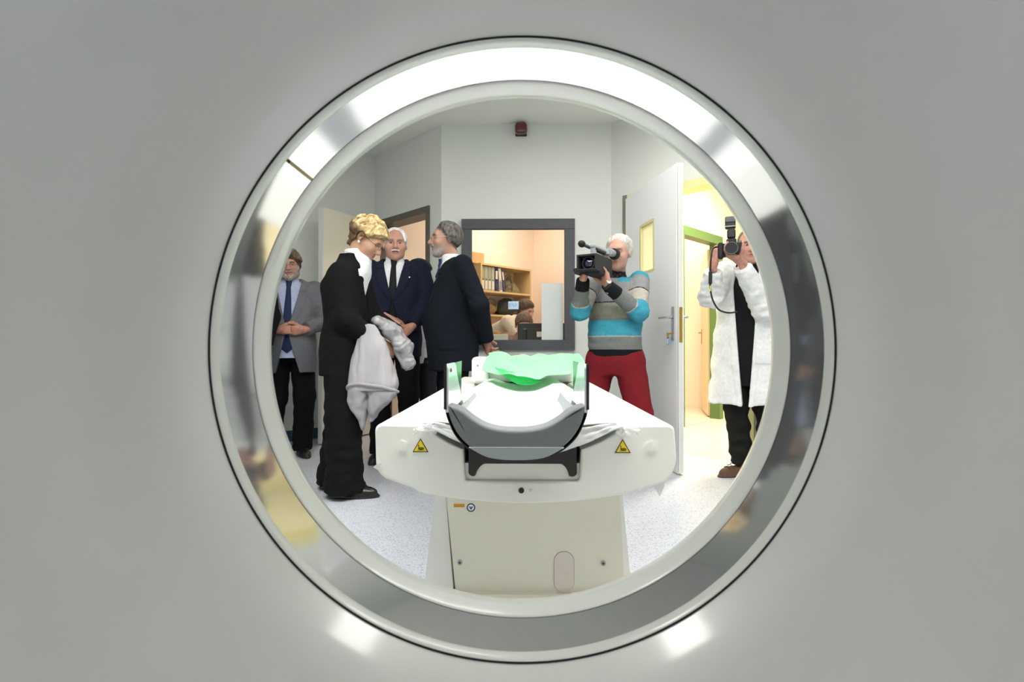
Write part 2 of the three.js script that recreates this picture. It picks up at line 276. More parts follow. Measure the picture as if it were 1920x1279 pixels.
// ================================================================ the scanner gantry
{
  const o = thing('scanner_gantry', 'white ring-shaped scanner gantry whose round bore frames the view', 'scanner', [-0.0005, 0, 0]);
  const cy = 0.877, up = (g) => g.translate(0, cy, 0);
  // funnel on the viewer's side: radius, depth
  const fun = [[0.352, 0.5985], [0.3535, 0.597], [0.357, 0.58], [0.3625, 0.56], [0.37, 0.538], [0.3805, 0.512], [0.394, 0.484], [0.411, 0.455], [0.432, 0.425], [0.457, 0.396], [0.486, 0.37], [0.52, 0.346], [0.56, 0.325], [0.605, 0.31], [0.655, 0.302], [0.7, 0.3]];
  const cr = (pts, n) => new THREE.SplineCurve(pts.map((p) => new THREE.Vector2(...p))).getPoints(n).map((v) => [v.x, -v.y]);
  part('funnel', up(lathe(cr(fun, 90), 220)), M.shell, o);
  // thin dark joint, white collar, mirror-smooth window band, joint, rounded inner rim
  part('joint', up(lathe([[0.352, -0.5985], [0.358, -0.5988], [0.358, -0.6005], [0.3515, -0.6008]], 200)), M.seam, o);
  part('collar', up(lathe([[0.3515, -0.6008], [0.3505, -0.602], [0.3497, -0.606], [0.3495, -0.612], [0.3497, -0.6175], [0.351, -0.6195]], 200)), M.rim, o);
  part('window_band', up(lathe([[0.3508, -0.6193], [0.3494, -0.655], [0.348, -0.6895]], 260)), M.band, o);
  part('joint', up(lathe([[0.348, -0.6895], [0.355, -0.69], [0.355, -0.6925], [0.349, -0.693]], 200)), M.seam, o);
  const rim = [[0.349, 0.693], [0.3478, 0.6955], [0.347, 0.701], [0.3463, 0.709], [0.346, 0.716], [0.3458, 0.724], [0.3468, 0.732], [0.35, 0.742], [0.356, 0.757], [0.368, 0.785], [0.39, 0.83], [0.42, 0.875], [0.46, 0.915], [0.505, 0.94], [0.56, 0.955], [0.62, 0.96], [0.7, 0.962]];
  part('far_funnel', up(lathe(cr(rim, 90), 220)), M.rim, o);
  // laser slit across the band, upper left
  const a = Math.atan2(340, -420), sl = box(0.004, 0.0022, 0.068, 0, 0, 0);
  sl.rotateZ(0).translate(0, 0, -0.655);
  const slit = box(0.003, 0.004, 0.066, 0.3488, 0, -0.655).rotateZ(a);
  part('laser_slit', up(slit), std(0x6d5a22, 0.3, { metalness: 0.5 }), o);
  // housing: rounded block with the round opening, split in two covers
  const R = (x0, y0, x1, y1, r) => { const s = new THREE.Shape(); s.moveTo(x0 + r, y0); s.lineTo(x1 - r, y0); s.absarc(x1 - r, y0 + r, r, -Math.PI / 2, 0); s.lineTo(x1, y1 - r); s.absarc(x1 - r, y1 - r, r, 0, Math.PI / 2); s.lineTo(x0 + r, y1); s.absarc(x0 + r, y1 - r, r, Math.PI / 2, Math.PI); s.lineTo(x0, y0 + r); s.absarc(x0 + r, y0 + r, r, Math.PI, 1.5 * Math.PI); return s; };
  const hole = (s, r) => { const p = new THREE.Path(); p.absarc(0, cy, r, 0, Math.PI * 2, true); s.holes.push(p); return s; };
  part('rear_cover', extrude(hole(R(-1.05, 0.04, 1.05, 1.86, 0.35), 0.68), 0.28, 0.02, 3, 48).translate(0, 0, -0.6), M.shell, o);
  part('front_cover', extrude(hole(R(-1.05, 0.04, 1.05, 1.86, 0.35), 0.68), 0.34, 0.02, 3, 48).translate(0, 0, -0.96), M.shell, o);
  part('plinth', box(1.7, 0.05, 0.5, 0, 0.025, -0.63), M.greyL, o);
}

// ================================================================ patient table
const tableTurn = 0.0;
const tbl = thing('patient_table', 'off-white patient table with warning stickers, on a beige-panelled pedestal', 'table', [0.004, 0, -1.23], tableTurn);
{
  // cross-section in x,y (front face at z = 0, the table runs to -z)
  const s = new THREE.Shape();
  s.moveTo(-0.322, 0.699); s.lineTo(-0.222, 0.697); s.bezierCurveTo(-0.2, 0.672, -0.165, 0.652, -0.135, 0.64); s.lineTo(-0.131, 0.575); s.quadraticCurveTo(-0.13, 0.567, -0.122, 0.567);
  s.lineTo(0.124, 0.567); s.quadraticCurveTo(0.132, 0.567, 0.133, 0.575); s.lineTo(0.137, 0.64); s.bezierCurveTo(0.17, 0.652, 0.21, 0.672, 0.235, 0.697);
  s.lineTo(0.333, 0.699); s.quadraticCurveTo(0.351, 0.698, 0.352, 0.68); s.lineTo(0.356, 0.62); s.quadraticCurveTo(0.352, 0.585, 0.325, 0.565);
  s.bezierCurveTo(0.25, 0.535, 0.13, 0.516, 0.0, 0.516); s.bezierCurveTo(-0.09, 0.517, -0.17, 0.526, -0.235, 0.54); s.lineTo(-0.25, 0.549); s.lineTo(-0.315, 0.572); s.quadraticCurveTo(-0.337, 0.585, -0.338, 0.61); s.lineTo(-0.34, 0.68); s.quadraticCurveTo(-0.34, 0.698, -0.322, 0.699);
  part('top_cover', extrude(s, 1.85, 0.006, 3, 20).translate(0, 0, -1.856), M.tableW, tbl);
  // closed back of the channel with the black cradle guide
  part('channel_bed', box(0.262, 0.07, 1.6, 0.001, 0.605, -0.92), M.black, tbl);
  const gp = new THREE.Shape(); gp.moveTo(-0.124, 0.655); gp.lineTo(-0.124, 0.583); gp.quadraticCurveTo(-0.118, 0.573, -0.108, 0.577); gp.quadraticCurveTo(-0.1, 0.602, -0.085, 0.605); gp.lineTo(0.09, 0.605); gp.quadraticCurveTo(0.104, 0.602, 0.11, 0.577); gp.quadraticCurveTo(0.122, 0.572, 0.128, 0.583); gp.lineTo(0.128, 0.655); gp.closePath();
  part('cradle_guide', extrude(gp, 0.1, 0.003).translate(0, 0, -0.112), M.blackGloss, tbl);
  part('guide_bar', cyl(0.004, 0.004, 0.19, 0.002, 0.607, -0.018, 'x', 12), M.grey, tbl);
  const rec = new THREE.Shape(); rec.moveTo(-0.1305, 0.5675); rec.lineTo(0.1325, 0.5675); rec.lineTo(0.1345, 0.606); rec.lineTo(-0.1325, 0.606);
  part('recess_back', extrude(rec, 0.02).translate(0, 0, -0.035), M.tableW, tbl);
  part('lock_hole', cyl(0.0065, 0.0065, 0.004, -0.001, 0.547, 0.0015, 'z', 20), M.black, tbl);
  part('screw', cyl(0.003, 0.003, 0.003, 0.021, 0.547, 0.0015, 'z', 14), M.steel, tbl);
  for (const x of [-0.276, 0.294]) part('cap', cyl(0.011, 0.012, 0.003, x, 0.648, 0.001, 'z', 24), M.tableW, tbl);
  // warning stickers
  const cv = document.createElement('canvas'); cv.width = cv.height = 256; const c = cv.getContext('2d');
  c.fillStyle = '#16140f'; c.fillRect(0, 0, 256, 256); c.fillStyle = '#f4d51a'; c.beginPath(); c.moveTo(128, 34); c.lineTo(232, 232); c.lineTo(24, 232); c.closePath(); c.fill();
  c.fillStyle = '#16140f'; c.beginPath(); c.ellipse(138, 184, 48, 22, 0, 0, 7); c.fill(); c.fillRect(92, 132, 12, 52); c.beginPath(); c.arc(98, 130, 10, 0, 7); c.fill(); c.fillRect(78, 206, 110, 9);
  c.fillStyle = '#f4d51a'; for (const x of [118, 138, 158]) c.fillRect(x, 170, 4, 26);
  const t = new THREE.CanvasTexture(cv); t.colorSpace = THREE.SRGBColorSpace;
  const tri = (x, y) => { const h = 0.032, w = 0.037, g = extrude(poly([[-w / 2, 0], [w / 2, 0], [0, h]]), 0.0008), p = g.attributes.position, u = g.attributes.uv; for (let i = 0; i < p.count; i++) u.setXY(i, p.getX(i) / w + 0.5, p.getY(i) / h * 0.94 + 0.03); return g.translate(x, y, 0.0005); };
  for (const [x, y] of [[-0.2335, 0.634], [0.2315, 0.6335]]) { const m = part('warning_sticker', tri(x, y), std(0xffffff, 0.5, { map: t }), tbl); m.userData.label = 'yellow triangular warning sticker with a black crushed hand'; }
  // pedestal: white body, beige front panel
  const loft = (rows) => {      // rows: [y, xl, xr, zf, zb]
    const v = [], idx = []; rows.forEach(([y, a, b, zf, zb]) => v.push(a, y, zb, a, y, zf, b, y, zf, b, y, zb));
    for (let i = 0; i < rows.length - 1; i++) for (let k = 0; k < 4; k++) { const p = i * 4 + k, q = i * 4 + (k + 1) % 4; idx.push(p, q, q + 4, p, q + 4, p + 4); }
    const n = (rows.length - 1) * 4; idx.push(0, 2, 1, 0, 3, 2, n, n + 1, n + 2, n, n + 2, n + 3);
    const g = new THREE.BufferGeometry(); g.setAttribute('position', new THREE.Float32BufferAttribute(v, 3)); g.setIndex(idx); const h = g.toNonIndexed(); h.computeVertexNormals(); h.setAttribute('uv', new THREE.Float32BufferAttribute(new Float32Array(h.attributes.position.count * 2), 2)); return h;
  };
  const ped = part('pedestal', loft([[0.05, -0.28, 0.31, -0.2, -1.5], [0.18, -0.268, 0.298, -0.2, -1.5], [0.56, -0.218, 0.262, -0.2, -1.5]]), M.tableW, tbl);
  part('base_plate', box(0.64, 0.06, 1.5, 0.015, 0.03, -0.87, 0.012), M.beige, ped);
  const pan = loft([[0.238, -0.172, 0.268, -0.165, -0.21], [0.56, -0.205, 0.252, -0.165, -0.21]]);
  const panel = part('front_panel', pan, M.beige, ped);
  part('chamfer', loft([[0.2, -0.262, -0.1765, -0.176, -0.199], [0.56, -0.22, -0.2055, -0.176, -0.199]]), M.tableW, ped);
  part('panel_ledge', loft([[0.19, -0.18, 0.275, -0.14, -0.2], [0.225, -0.18, 0.272, -0.14, -0.2], [0.238, -0.178, 0.27, -0.15, -0.2]]), M.beige, ped);
  for (const x of [-0.161, 0.212]) { part('screw', cyl(0.0065, 0.0065, 0.003, x, 0.314, -0.164, 'z', 20), M.greyL, panel); part('screw_socket', cyl(0.0025, 0.0025, 0.002, x, 0.314, -0.162, 'z', 12), M.black, panel); }
  const cap = new THREE.Shape(); cap.absarc(0, 0.027, 0.0265, 0, Math.PI); cap.absarc(0, -0.027, 0.0265, Math.PI, Math.PI * 2);
  part('cable_cover', extrude(cap, 0.001, 0, 2, 24).translate(0.1105, 0.291, -0.1655), M.seam, panel);
  for (const y of [0.318, 0.264]) part('cover_disc', cyl(0.0258, 0.0258, 0.003, 0.1105, y, -0.1645, 'z', 40), M.beige2, panel);
  const fill = new THREE.Shape(); fill.moveTo(-0.0257, -0.027); fill.lineTo(0.0257, -0.027); fill.lineTo(0.0257, 0.027); fill.lineTo(-0.0257, 0.027);
  part('cover_insert', extrude(fill, 0.0018).translate(0.1105, 0.291, -0.1653), M.beige2, panel);
  // label and round emblem under the top
  const lab = part('type_label', box(0.028, 0.008, 0.001, -0.163, 0.462, -0.1645), std(0xd9961a, 0.5), panel); lab.userData.label = 'small orange label';
  const c2 = document.createElement('canvas'); c2.width = c2.height = 128; const g2 = c2.getContext('2d');
  g2.fillStyle = '#f2f2f0'; g2.fillRect(0, 0, 128, 128); g2.strokeStyle = '#1d3566'; g2.lineWidth = 16; g2.beginPath(); g2.arc(64, 64, 50, 0, 7); g2.stroke(); g2.fillStyle = '#1d3566'; g2.beginPath(); g2.moveTo(64, 96); g2.lineTo(36, 52); g2.lineTo(52, 46); g2.lineTo(64, 66); g2.lineTo(76, 46); g2.lineTo(92, 52); g2.fill();
  const t2 = new THREE.CanvasTexture(c2); t2.colorSpace = THREE.SRGBColorSpace;
  const em = part('emblem', new THREE.CircleGeometry(0.0125, 32).translate(-0.132, 0.457, -0.1638), std(0xffffff, 0.5, { map: t2 }), panel); em.userData.label = 'small round dark blue and white emblem';
  // hanging flap of clear film at the lower right corner
  const fl = new THREE.Shape(); fl.moveTo(0, 0); fl.lineTo(0.04, 0.012); fl.quadraticCurveTo(0.04, -0.02, 0.024, -0.05); fl.quadraticCurveTo(0.01, -0.03, 0, 0);
  part('film_flap', extrude(fl, 0.001).translate(0.305, 0.57, -0.05), phy(0xf3f3f3, 0.5, { transmission: 0.5, thickness: 0 }), tbl);
  part('film_flap', extrude(fl, 0.001).scale(0.35, 0.35, 1).rotateZ(2.3).translate(-0.33, 0.592, 0.002), phy(0xf3f3f3, 0.5, { transmission: 0.5, thickness: 0 }), tbl);
}
// a sheet geometry over (u, v) in [0,1]^2 with thickness
function sheetGeo(f, nu, nv, th) {
  const v = [], uv = [], idx = [], W = nu + 1;
  for (let s = 0; s < 2; s++) for (let j = 0; j <= nv; j++) for (let i = 0; i <= nu; i++) { const p = f(i / nu, j / nv); v.push(p[0], p[1] - s * th, p[2]); uv.push(i / nu, j / nv); }
  const o = W * (nv + 1);
  for (let j = 0; j < nv; j++) for (let i = 0; i < nu; i++) { const a = j * W + i, b = a + 1, c = a + W, d = c + 1; idx.push(a, b, d, a, d, c, o + a, o + d, o + b, o + a, o + c, o + d); }
  const rimL = []; for (let i = 0; i < nu; i++) rimL.push([i, i + 1]); for (let j = 0; j < nv; j++) rimL.push([j * W + nu, (j + 1) * W + nu]); for (let i = nu; i > 0; i--) rimL.push([nv * W + i, nv * W + i - 1]); for (let j = nv; j > 0; j--) rimL.push([j * W, (j - 1) * W]);
  for (const [a, b] of rimL) idx.push(a, o + a, o + b, a, o + b, b);
  const g = new THREE.BufferGeometry(); g.setAttribute('position', new THREE.Float32BufferAttribute(v, 3)); g.setAttribute('uv', new THREE.Float32BufferAttribute(uv, 2)); g.setIndex(idx); g.computeVertexNormals(); return g;
}
// white paper-covered mattress on the table top; it follows the hollow of the cradle
const dip = (x, d) => -0.042 * Math.max(0, 1 - (x / 0.13) ** 2);
{
  const m = thing('table_sheet', 'bright white sheet covering the patient table behind the grey head cradle', 'sheet', [0.008, 0, -1.23]);
  const f = (u, v) => {
    const wfront = 1 - step(0, 0.06, v), x = (u - 0.5) * (0.47 - 0.15 * v), ax = Math.abs(x), d = 1.65 * v - 0.006;
    let y = 0.722 + dip(x, d) * 0.8 + 0.003 * N3(x * 14, d * 9, 1.1);
    if (wfront > 0) y -= wfront * (0.016 + 0.2 * Math.max(0, 0.19 - ax) * 0.5);
    const e = step(0.9, 1, Math.abs(u - 0.5) * 2); y -= e * 0.018;
    return [x, y, -d];
  };
  part('sheet', sheetGeo(f, 90, 120, 0.004), M.white, m);
  // front flap of the sheet hanging down into the channel
  const fl = (u, v) => { const x = (u - 0.5) * 0.46, ax = Math.abs(x); const lo = 0.055 * (1 - (ax / 0.235) ** 1.5) + 0.006; return [x, 0.704 - 0.02 * Math.max(0, 1 - (x / 0.2) ** 2) - lo * v + 0.0015 * N3(x * 30, v * 3, 5), 0.008 + 0.004 * v + 0.003 * N3(x * 40, v * 4, 2)]; };
  part('front_flap', sheetGeo((u, v) => { const p = fl(u, v); return [p[0], p[1], p[2]]; }, 80, 12, 0.002), M.paper, m);
  const crumple = (x0, y0, z0, w, h, seed) => sheetGeo((u, v) => [x0 + (u - 0.5) * w * (1 + 0.25 * N3(v * 3, 1, seed)) + 0.006 * N3(u * 3, v * 3, seed), y0 + h * (0.5 - v) * (0.75 + 0.6 * N3(u * 3.1, 2, seed)) + 0.006 * N3(u * 3, v * 3, seed + 3), z0 + 0.014 * N3(u * 3.4, v * 3.4, seed + 7) + 0.006], 26, 26, 0.0006);
  for (const [x, s] of [[-0.226, 3], [0.236, 8]]) part('plastic_wrap', crumple(x, 0.692, 0.012, 0.05, 0.034, s), phy(0xffffff, 0.12, { transmission: 0.75, thickness: 0 }), m);
}
// grey head cradle with two upright side guards
{
  const o = thing('head_cradle', 'grey padded head cradle with two upright side guards at the end of the table', 'cradle', [-0.0075, 0, -1.1]);
  const out = [[-0.141, 0.757], [-0.138, 0.735], [-0.128, 0.71], [-0.112, 0.687], [-0.09, 0.668], [-0.065, 0.656], [-0.035, 0.6495], [0, 0.648]];
  const inn = [[-0.122, 0.752], [-0.108, 0.744], [-0.085, 0.727], [-0.06, 0.714], [-0.03, 0.7075], [0, 0.706]];
  const mir = (l) => [...l, ...l.slice(0, -1).reverse().map(([x, y]) => [-x, y])];
  const cv = (l, n) => new THREE.SplineCurve(l.map((p) => new THREE.Vector2(...p))).getPoints(n).map((p) => [p.x, p.y]);
  const body = poly([...cv(mir(out), 60), ...cv(mir(inn), 50).reverse()]);
  part('pad', extrude(body, 0.05, 0.006, 4).translate(0, 0, -0.05), M.foam, o);
  const lipO = cv([[-0.097, 0.672], [-0.065, 0.6545], [-0.035, 0.648], [0, 0.6465], [0.035, 0.648], [0.065, 0.6545], [0.097, 0.672]], 40);
  part('lower_lip', extrude(poly(lipO), 0.03, 0.003, 3).translate(0, 0, -0.018), std(0x9aa2a9, 0.4), o);
  const shellO = cv(mir([[-0.1475, 0.84], [-0.1485, 0.79], [-0.147, 0.748], [-0.14, 0.722], [-0.125, 0.692], [-0.1, 0.667], [-0.07, 0.651], [-0.035, 0.6435], [0, 0.642]]), 90);
  const shellI = cv(mir([[-0.1455, 0.84], [-0.1465, 0.79], [-0.145, 0.748], [-0.138, 0.723], [-0.123, 0.694], [-0.0985, 0.67], [-0.07, 0.6545], [-0.035, 0.647], [0, 0.6455]]), 90);
  part('shell', extrude(poly([...shellO, ...shellI.reverse()]), 0.3, 0.0005, 1).translate(0, 0, -0.3), M.blackGloss, o);
  // carbon cradle body reaching back under the sheet
  const cb = cv(mir([[-0.135, 0.735], [-0.12, 0.698], [-0.09, 0.672], [-0.05, 0.657], [0, 0.652]]), 50), ci = cv(mir([[-0.131, 0.735], [-0.117, 0.703], [-0.088, 0.677], [-0.05, 0.662], [0, 0.657]]), 50);
  part('cradle_bed', extrude(poly([...cb, ...ci.reverse()]), 0.5).translate(0, 0, -0.55), M.greyL, o);
  for (const s of [-1, 1]) {
    const g = new THREE.Shape(); g.moveTo(0, 0.742); g.lineTo(0.0, 0.83); g.quadraticCurveTo(0, 0.842, 0.012, 0.842); g.lineTo(0.1, 0.842); g.quadraticCurveTo(0.13, 0.84, 0.14, 0.82); g.lineTo(0.26, 0.742); g.closePath();
    const pg = extrude(g, 0.004, 0.001, 2).rotateY(Math.PI / 2).translate(s < 0 ? -0.1445 : 0.1405, 0, 0.002);
    part('side_guard', pg, phy(0xdfe6ea, 0.15, { clearcoat: 0.4 }), o);
    const st = part('guard_edge', extrude(poly([[0, 0], [0.006, 0], [0.006, 0.094], [0, 0.094]]), 0.004).translate(s * 0.1465 - 0.003, 0.748, -0.001), M.blackGloss, o);
  }
  part('guard_rivet', cyl(0.004, 0.004, 0.004, -0.139, 0.828, -0.03, 'x', 14), std(0x7a3a32, 0.4), o);
}
// green gown and clear film lying at the far end
{
  const o = thing('green_drape', 'crumpled light green disposable drape lying on the far end of the table', 'drape', [0.065, 0, -2.35]);
  const f = (u, v) => {
    const a = (u - 0.5), x = a * 0.44 + 0.02 * N3(v * 3, u * 3, 4), z = -v * 0.55 + 0.09 - 0.1 * (1 - Math.abs(a) * 2) * 0 + (Math.abs(a + 0.06) < 0.5 ? 0.1 * (1 - Math.abs(a + 0.06) * 2) * (1 - v) : 0);
    let y = 0.742 + 0.075 * step(0, 0.55, v) + 0.03 * Math.abs(N3(u * 3.2, v * 2.4, 8.2)) + 0.02 * Math.abs(N3(u * 2.2 + v * 3, v * 1.5 - u * 2, 3.3)) + 0.004 * N3(u * 9, v * 7, 2) + 0.03 * a * a * 4 * (1 - v);
    return [x, y, z];
  };
  part('cloth', sheetGeo(f, 80, 70, 0.003), phy(0x93e3aa, 0.5, { transmission: 0.25, thickness: 0 }), o);
  const fold = (u, v) => [-0.17 + u * 0.19, 0.79 - 0.055 * u - 0.04 * v * Math.sin(u * 3.1) + 0.004 * N3(u * 9, v * 5, 1), 0.1 + 0.04 * u + 0.02 * v];
  part('fold', sheetGeo(fold, 40, 12, 0.002), std(0x2fbf63, 0.55), o);
}
{
  const o = thing('head_pillow', 'white cushion block at the far end of the patient table', 'cushion', [0.045, 0.7, -2.75]);
  part('cushion', new RoundedBoxGeometry(0.46, 0.095, 0.3, 5, 0.03).translate(0, 0.048, 0), M.white, o);
  part('side_block', new RoundedBoxGeometry(0.08, 0.125, 0.14, 4, 0.02).translate(-0.235, 0.0625, 0.16), M.white, o);
  for (const [x, y] of [[-0.245, 0.085], [-0.215, 0.08]]) part('stud', cyl(0.004, 0.004, 0.004, x, y, 0.231, 'z', 12), M.grey, o);
  const st = part('roll', cyl(0.014, 0.014, 0.07, 0.15, 0.112, 0.12, 'x', 16), M.greyL, o); st.userData.label = 'small grey roll';
}

// ================================================================ figures: distance fields meshed with surface nets
const smin = (a, b, k) => { const h = Math.max(k - Math.abs(a - b), 0) / k; return Math.min(a, b) - h * h * k * 0.25; };
const smax = (a, b, k) => -smin(-a, -b, k);
function cap(a, b, ra, rb = ra) {
  const [ax, ay, az] = a, bx = b[0] - ax, by = b[1] - ay, bz = b[2] - az, L = bx * bx + by * by + bz * bz || 1e-9;
  return (x, y, z) => { const px = x - ax, py = y - ay, pz = z - az; let t = (px * bx + py * by + pz * bz) / L; t = t < 0 ? 0 : t > 1 ? 1 : t; const qx = px - bx * t, qy = py - by * t, qz = pz - bz * t; return Math.sqrt(qx * qx + qy * qy + qz * qz) - ra - (rb - ra) * t; };
}
function ell(c, r) {
  const [cx, cy, cz] = c, [a, b, d] = r;
  return (x, y, z) => { const px = (x - cx) / a, py = (y - cy) / b, pz = (z - cz) / d, k0 = Math.sqrt(px * px + py * py + pz * pz), qx = px / a, qy = py / b, qz = pz / d, k1 = Math.sqrt(qx * qx + qy * qy + qz * qz); return k1 < 1e-9 ? -Math.min(a, b, d) : k0 * (k0 - 1) / k1; };
}
const uni = (list, k) => (x, y, z) => { let d = list[0](x, y, z); for (let i = 1; i < list.length; i++) d = smin(d, list[i](x, y, z), k); return d; };
// column of ellipses: rows [y, cx, cz, rx, rz], smooth in y
function column(rows, n = 2.3) {
  rows = [...rows].sort((a, b) => a[0] - b[0]);
  const y0 = rows[0][0], y1 = rows[rows.length - 1][0], K = 96, tab = [];
  for (let i = 0; i <= K; i++) {
    const y = y0 + (y1 - y0) * i / K; let j = 0; while (j < rows.length - 2 && y > rows[j + 1][0]) j++;
    const p1 = rows[j], p2 = rows[j + 1], p0 = rows[Math.max(0, j - 1)], p3 = rows[Math.min(rows.length - 1, j + 2)], h = p2[0] - p1[0], t = (y - p1[0]) / h;
    tab.push([1, 2, 3, 4].map((q) => { const m1 = (p2[q] - p0[q]) / (p2[0] - p0[0]) * h, m2 = (p3[q] - p1[q]) / (p3[0] - p1[0]) * h, t2 = t * t, t3 = t2 * t; return (2 * t3 - 3 * t2 + 1) * p1[q] + (t3 - 2 * t2 + t) * m1 + (-2 * t3 + 3 * t2) * p2[q] + (t3 - t2) * m2; }));
  }
  const at = (y) => { const u = clamp((y - y0) / (y1 - y0), 0, 1) * K, i = Math.min(K - 1, u | 0), t = u - i, a = tab[i], b = tab[i + 1]; return [a[0] + (b[0] - a[0]) * t, a[1] + (b[1] - a[1]) * t, a[2] + (b[2] - a[2]) * t, a[3] + (b[3] - a[3]) * t]; };
  const f = (x, y, z) => {
    const u = clamp((y - y0) / (y1 - y0), 0, 1) * K, i = Math.min(K - 1, u | 0), t = u - i, a = tab[i], b = tab[i + 1];
    const rx = a[2] + (b[2] - a[2]) * t, rz = a[3] + (b[3] - a[3]) * t, px = Math.abs(x - a[0] - (b[0] - a[0]) * t) / rx, pz = Math.abs(z - a[1] - (b[1] - a[1]) * t) / rz;
    const d = (Math.pow(Math.pow(px, n) + Math.pow(pz, n), 1 / n) - 1) * Math.min(rx, rz);
    return Math.max(d, y - y1, y0 - y);
  };
  f.at = at; f.y0 = y0; f.y1 = y1; return f;
}
function netMesh(f, lo, hi, h, color) {
  const nx = Math.ceil((hi[0] - lo[0]) / h) + 1, ny = Math.ceil((hi[1] - lo[1]) / h) + 1, nz = Math.ceil((hi[2] - lo[2]) / h) + 1, S = nx * ny, val = new Float32Array(S * nz);
  const Bk = 6;
  for (let k0 = 0; k0 < nz; k0 += Bk) for (let j0 = 0; j0 < ny; j0 += Bk) for (let i0 = 0; i0 < nx; i0 += Bk) {
    const k1 = Math.min(nz, k0 + Bk), j1 = Math.min(ny, j0 + Bk), i1 = Math.min(nx, i0 + Bk);
    const d = f(lo[0] + (i0 + i1 - 1) / 2 * h, lo[1] + (j0 + j1 - 1) / 2 * h, lo[2] + (k0 + k1 - 1) / 2 * h), far = Math.abs(d) > Bk * h * 1.45;
    for (let k = k0; k < k1; k++) for (let j = j0; j < j1; j++) for (let i = i0; i < i1; i++) val[k * S + j * nx + i] = far ? d : f(lo[0] + i * h, lo[1] + j * h, lo[2] + k * h);
  }
  for (let k = 0; k < nz; k++) for (let j = 0; j < ny; j++) for (let i = 0; i < nx; i++) if (!i || !j || !k || i === nx - 1 || j === ny - 1 || k === nz - 1) val[k * S + j * nx + i] = Math.max(val[k * S + j * nx + i], h * 0.3);
  const id = new Int32Array(S * nz).fill(-1), pos = [], idx = [], off = [0, 1, nx, nx + 1, S, S + 1, S + nx, S + nx + 1];
  const E = [[0, 1], [2, 3], [4, 5], [6, 7], [0, 2], [1, 3], [4, 6], [5, 7], [0, 4], [1, 5], [2, 6], [3, 7]];
  for (let k = 0; k < nz - 1; k++) for (let j = 0; j < ny - 1; j++) for (let i = 0; i < nx - 1; i++) {
    const o = k * S + j * nx + i; let m = 0; for (let q = 0; q < 8; q++) if (val[o + off[q]] < 0) m |= 1 << q; if (m === 0 || m === 255) continue;
    let n = 0, sx = 0, sy = 0, sz = 0;
    for (const [a, b] of E) { const va = val[o + off[a]], vb = val[o + off[b]]; if ((va < 0) === (vb < 0)) continue; const t = va / (va - vb); sx += (a & 1) + ((b & 1) - (a & 1)) * t; sy += ((a >> 1) & 1) + (((b >> 1) & 1) - ((a >> 1) & 1)) * t; sz += (a >> 2) + ((b >> 2) - (a >> 2)) * t; n++; }
    id[o] = pos.length / 3; pos.push(lo[0] + (i + sx / n) * h, lo[1] + (j + sy / n) * h, lo[2] + (k + sz / n) * h);
  }
  for (let k = 1; k < nz - 1; k++) for (let j = 1; j < ny - 1; j++) for (let i = 1; i < nx - 1; i++) {
    const o = k * S + j * nx + i, s = val[o] < 0;
    const q = (a, b, c, d, fl) => { if (fl) idx.push(a, b, c, a, c, d); else idx.push(a, c, b, a, d, c); };
    if (s !== val[o + 1] < 0) q(id[o], id[o - nx], id[o - nx - S], id[o - S], !s);
    if (s !== val[o + nx] < 0) q(id[o], id[o - S], id[o - S - 1], id[o - 1], !s);
    if (s !== val[o + S] < 0) q(id[o], id[o - 1], id[o - 1 - nx], id[o - nx], !s);
  }
  const g = new THREE.BufferGeometry(); g.setAttribute('position', new THREE.Float32BufferAttribute(pos, 3)); g.setIndex(idx); g.computeVertexNormals();
  g.setAttribute('uv', new THREE.Float32BufferAttribute(new Float32Array(pos.length / 3 * 2), 2));
  if (color) { const c = new Float32Array(pos.length); for (let i = 0; i < pos.length; i += 3) { const q = color(pos[i], pos[i + 1], pos[i + 2]); c[i] = q[0]; c[i + 1] = q[1]; c[i + 2] = q[2]; } g.setAttribute('color', new THREE.Float32BufferAttribute(c, 3)); }
  return g;
}
const mixc = (a, b, t) => [a[0] + (b[0] - a[0]) * t, a[1] + (b[1] - a[1]) * t, a[2] + (b[2] - a[2]) * t];
const vmat = (rough, more = {}) => std(0xffffff, rough, { vertexColors: true, ...more });
const SKINM = vmat(0.5), HAIRM = vmat(0.7), CLOTHM = phy(0xffffff, 0.9, { vertexColors: true, specularIntensity: 0.3 });
const sub3 = (a, b) => [a[0] - b[0], a[1] - b[1], a[2] - b[2]], add3 = (a, b, k = 1) => [a[0] + b[0] * k, a[1] + b[1] * k, a[2] + b[2] * k];
const nrm = (a) => { const l = Math.hypot(...a) || 1; return a.map((v) => v / l); };
const crs = (a, b) => [a[1] * b[2] - a[2] * b[1], a[2] * b[0] - a[0] * b[2], a[0] * b[1] - a[1] * b[0]];
const dt = (a, b) => a[0] * b[0] + a[1] * b[1] + a[2] * b[2];

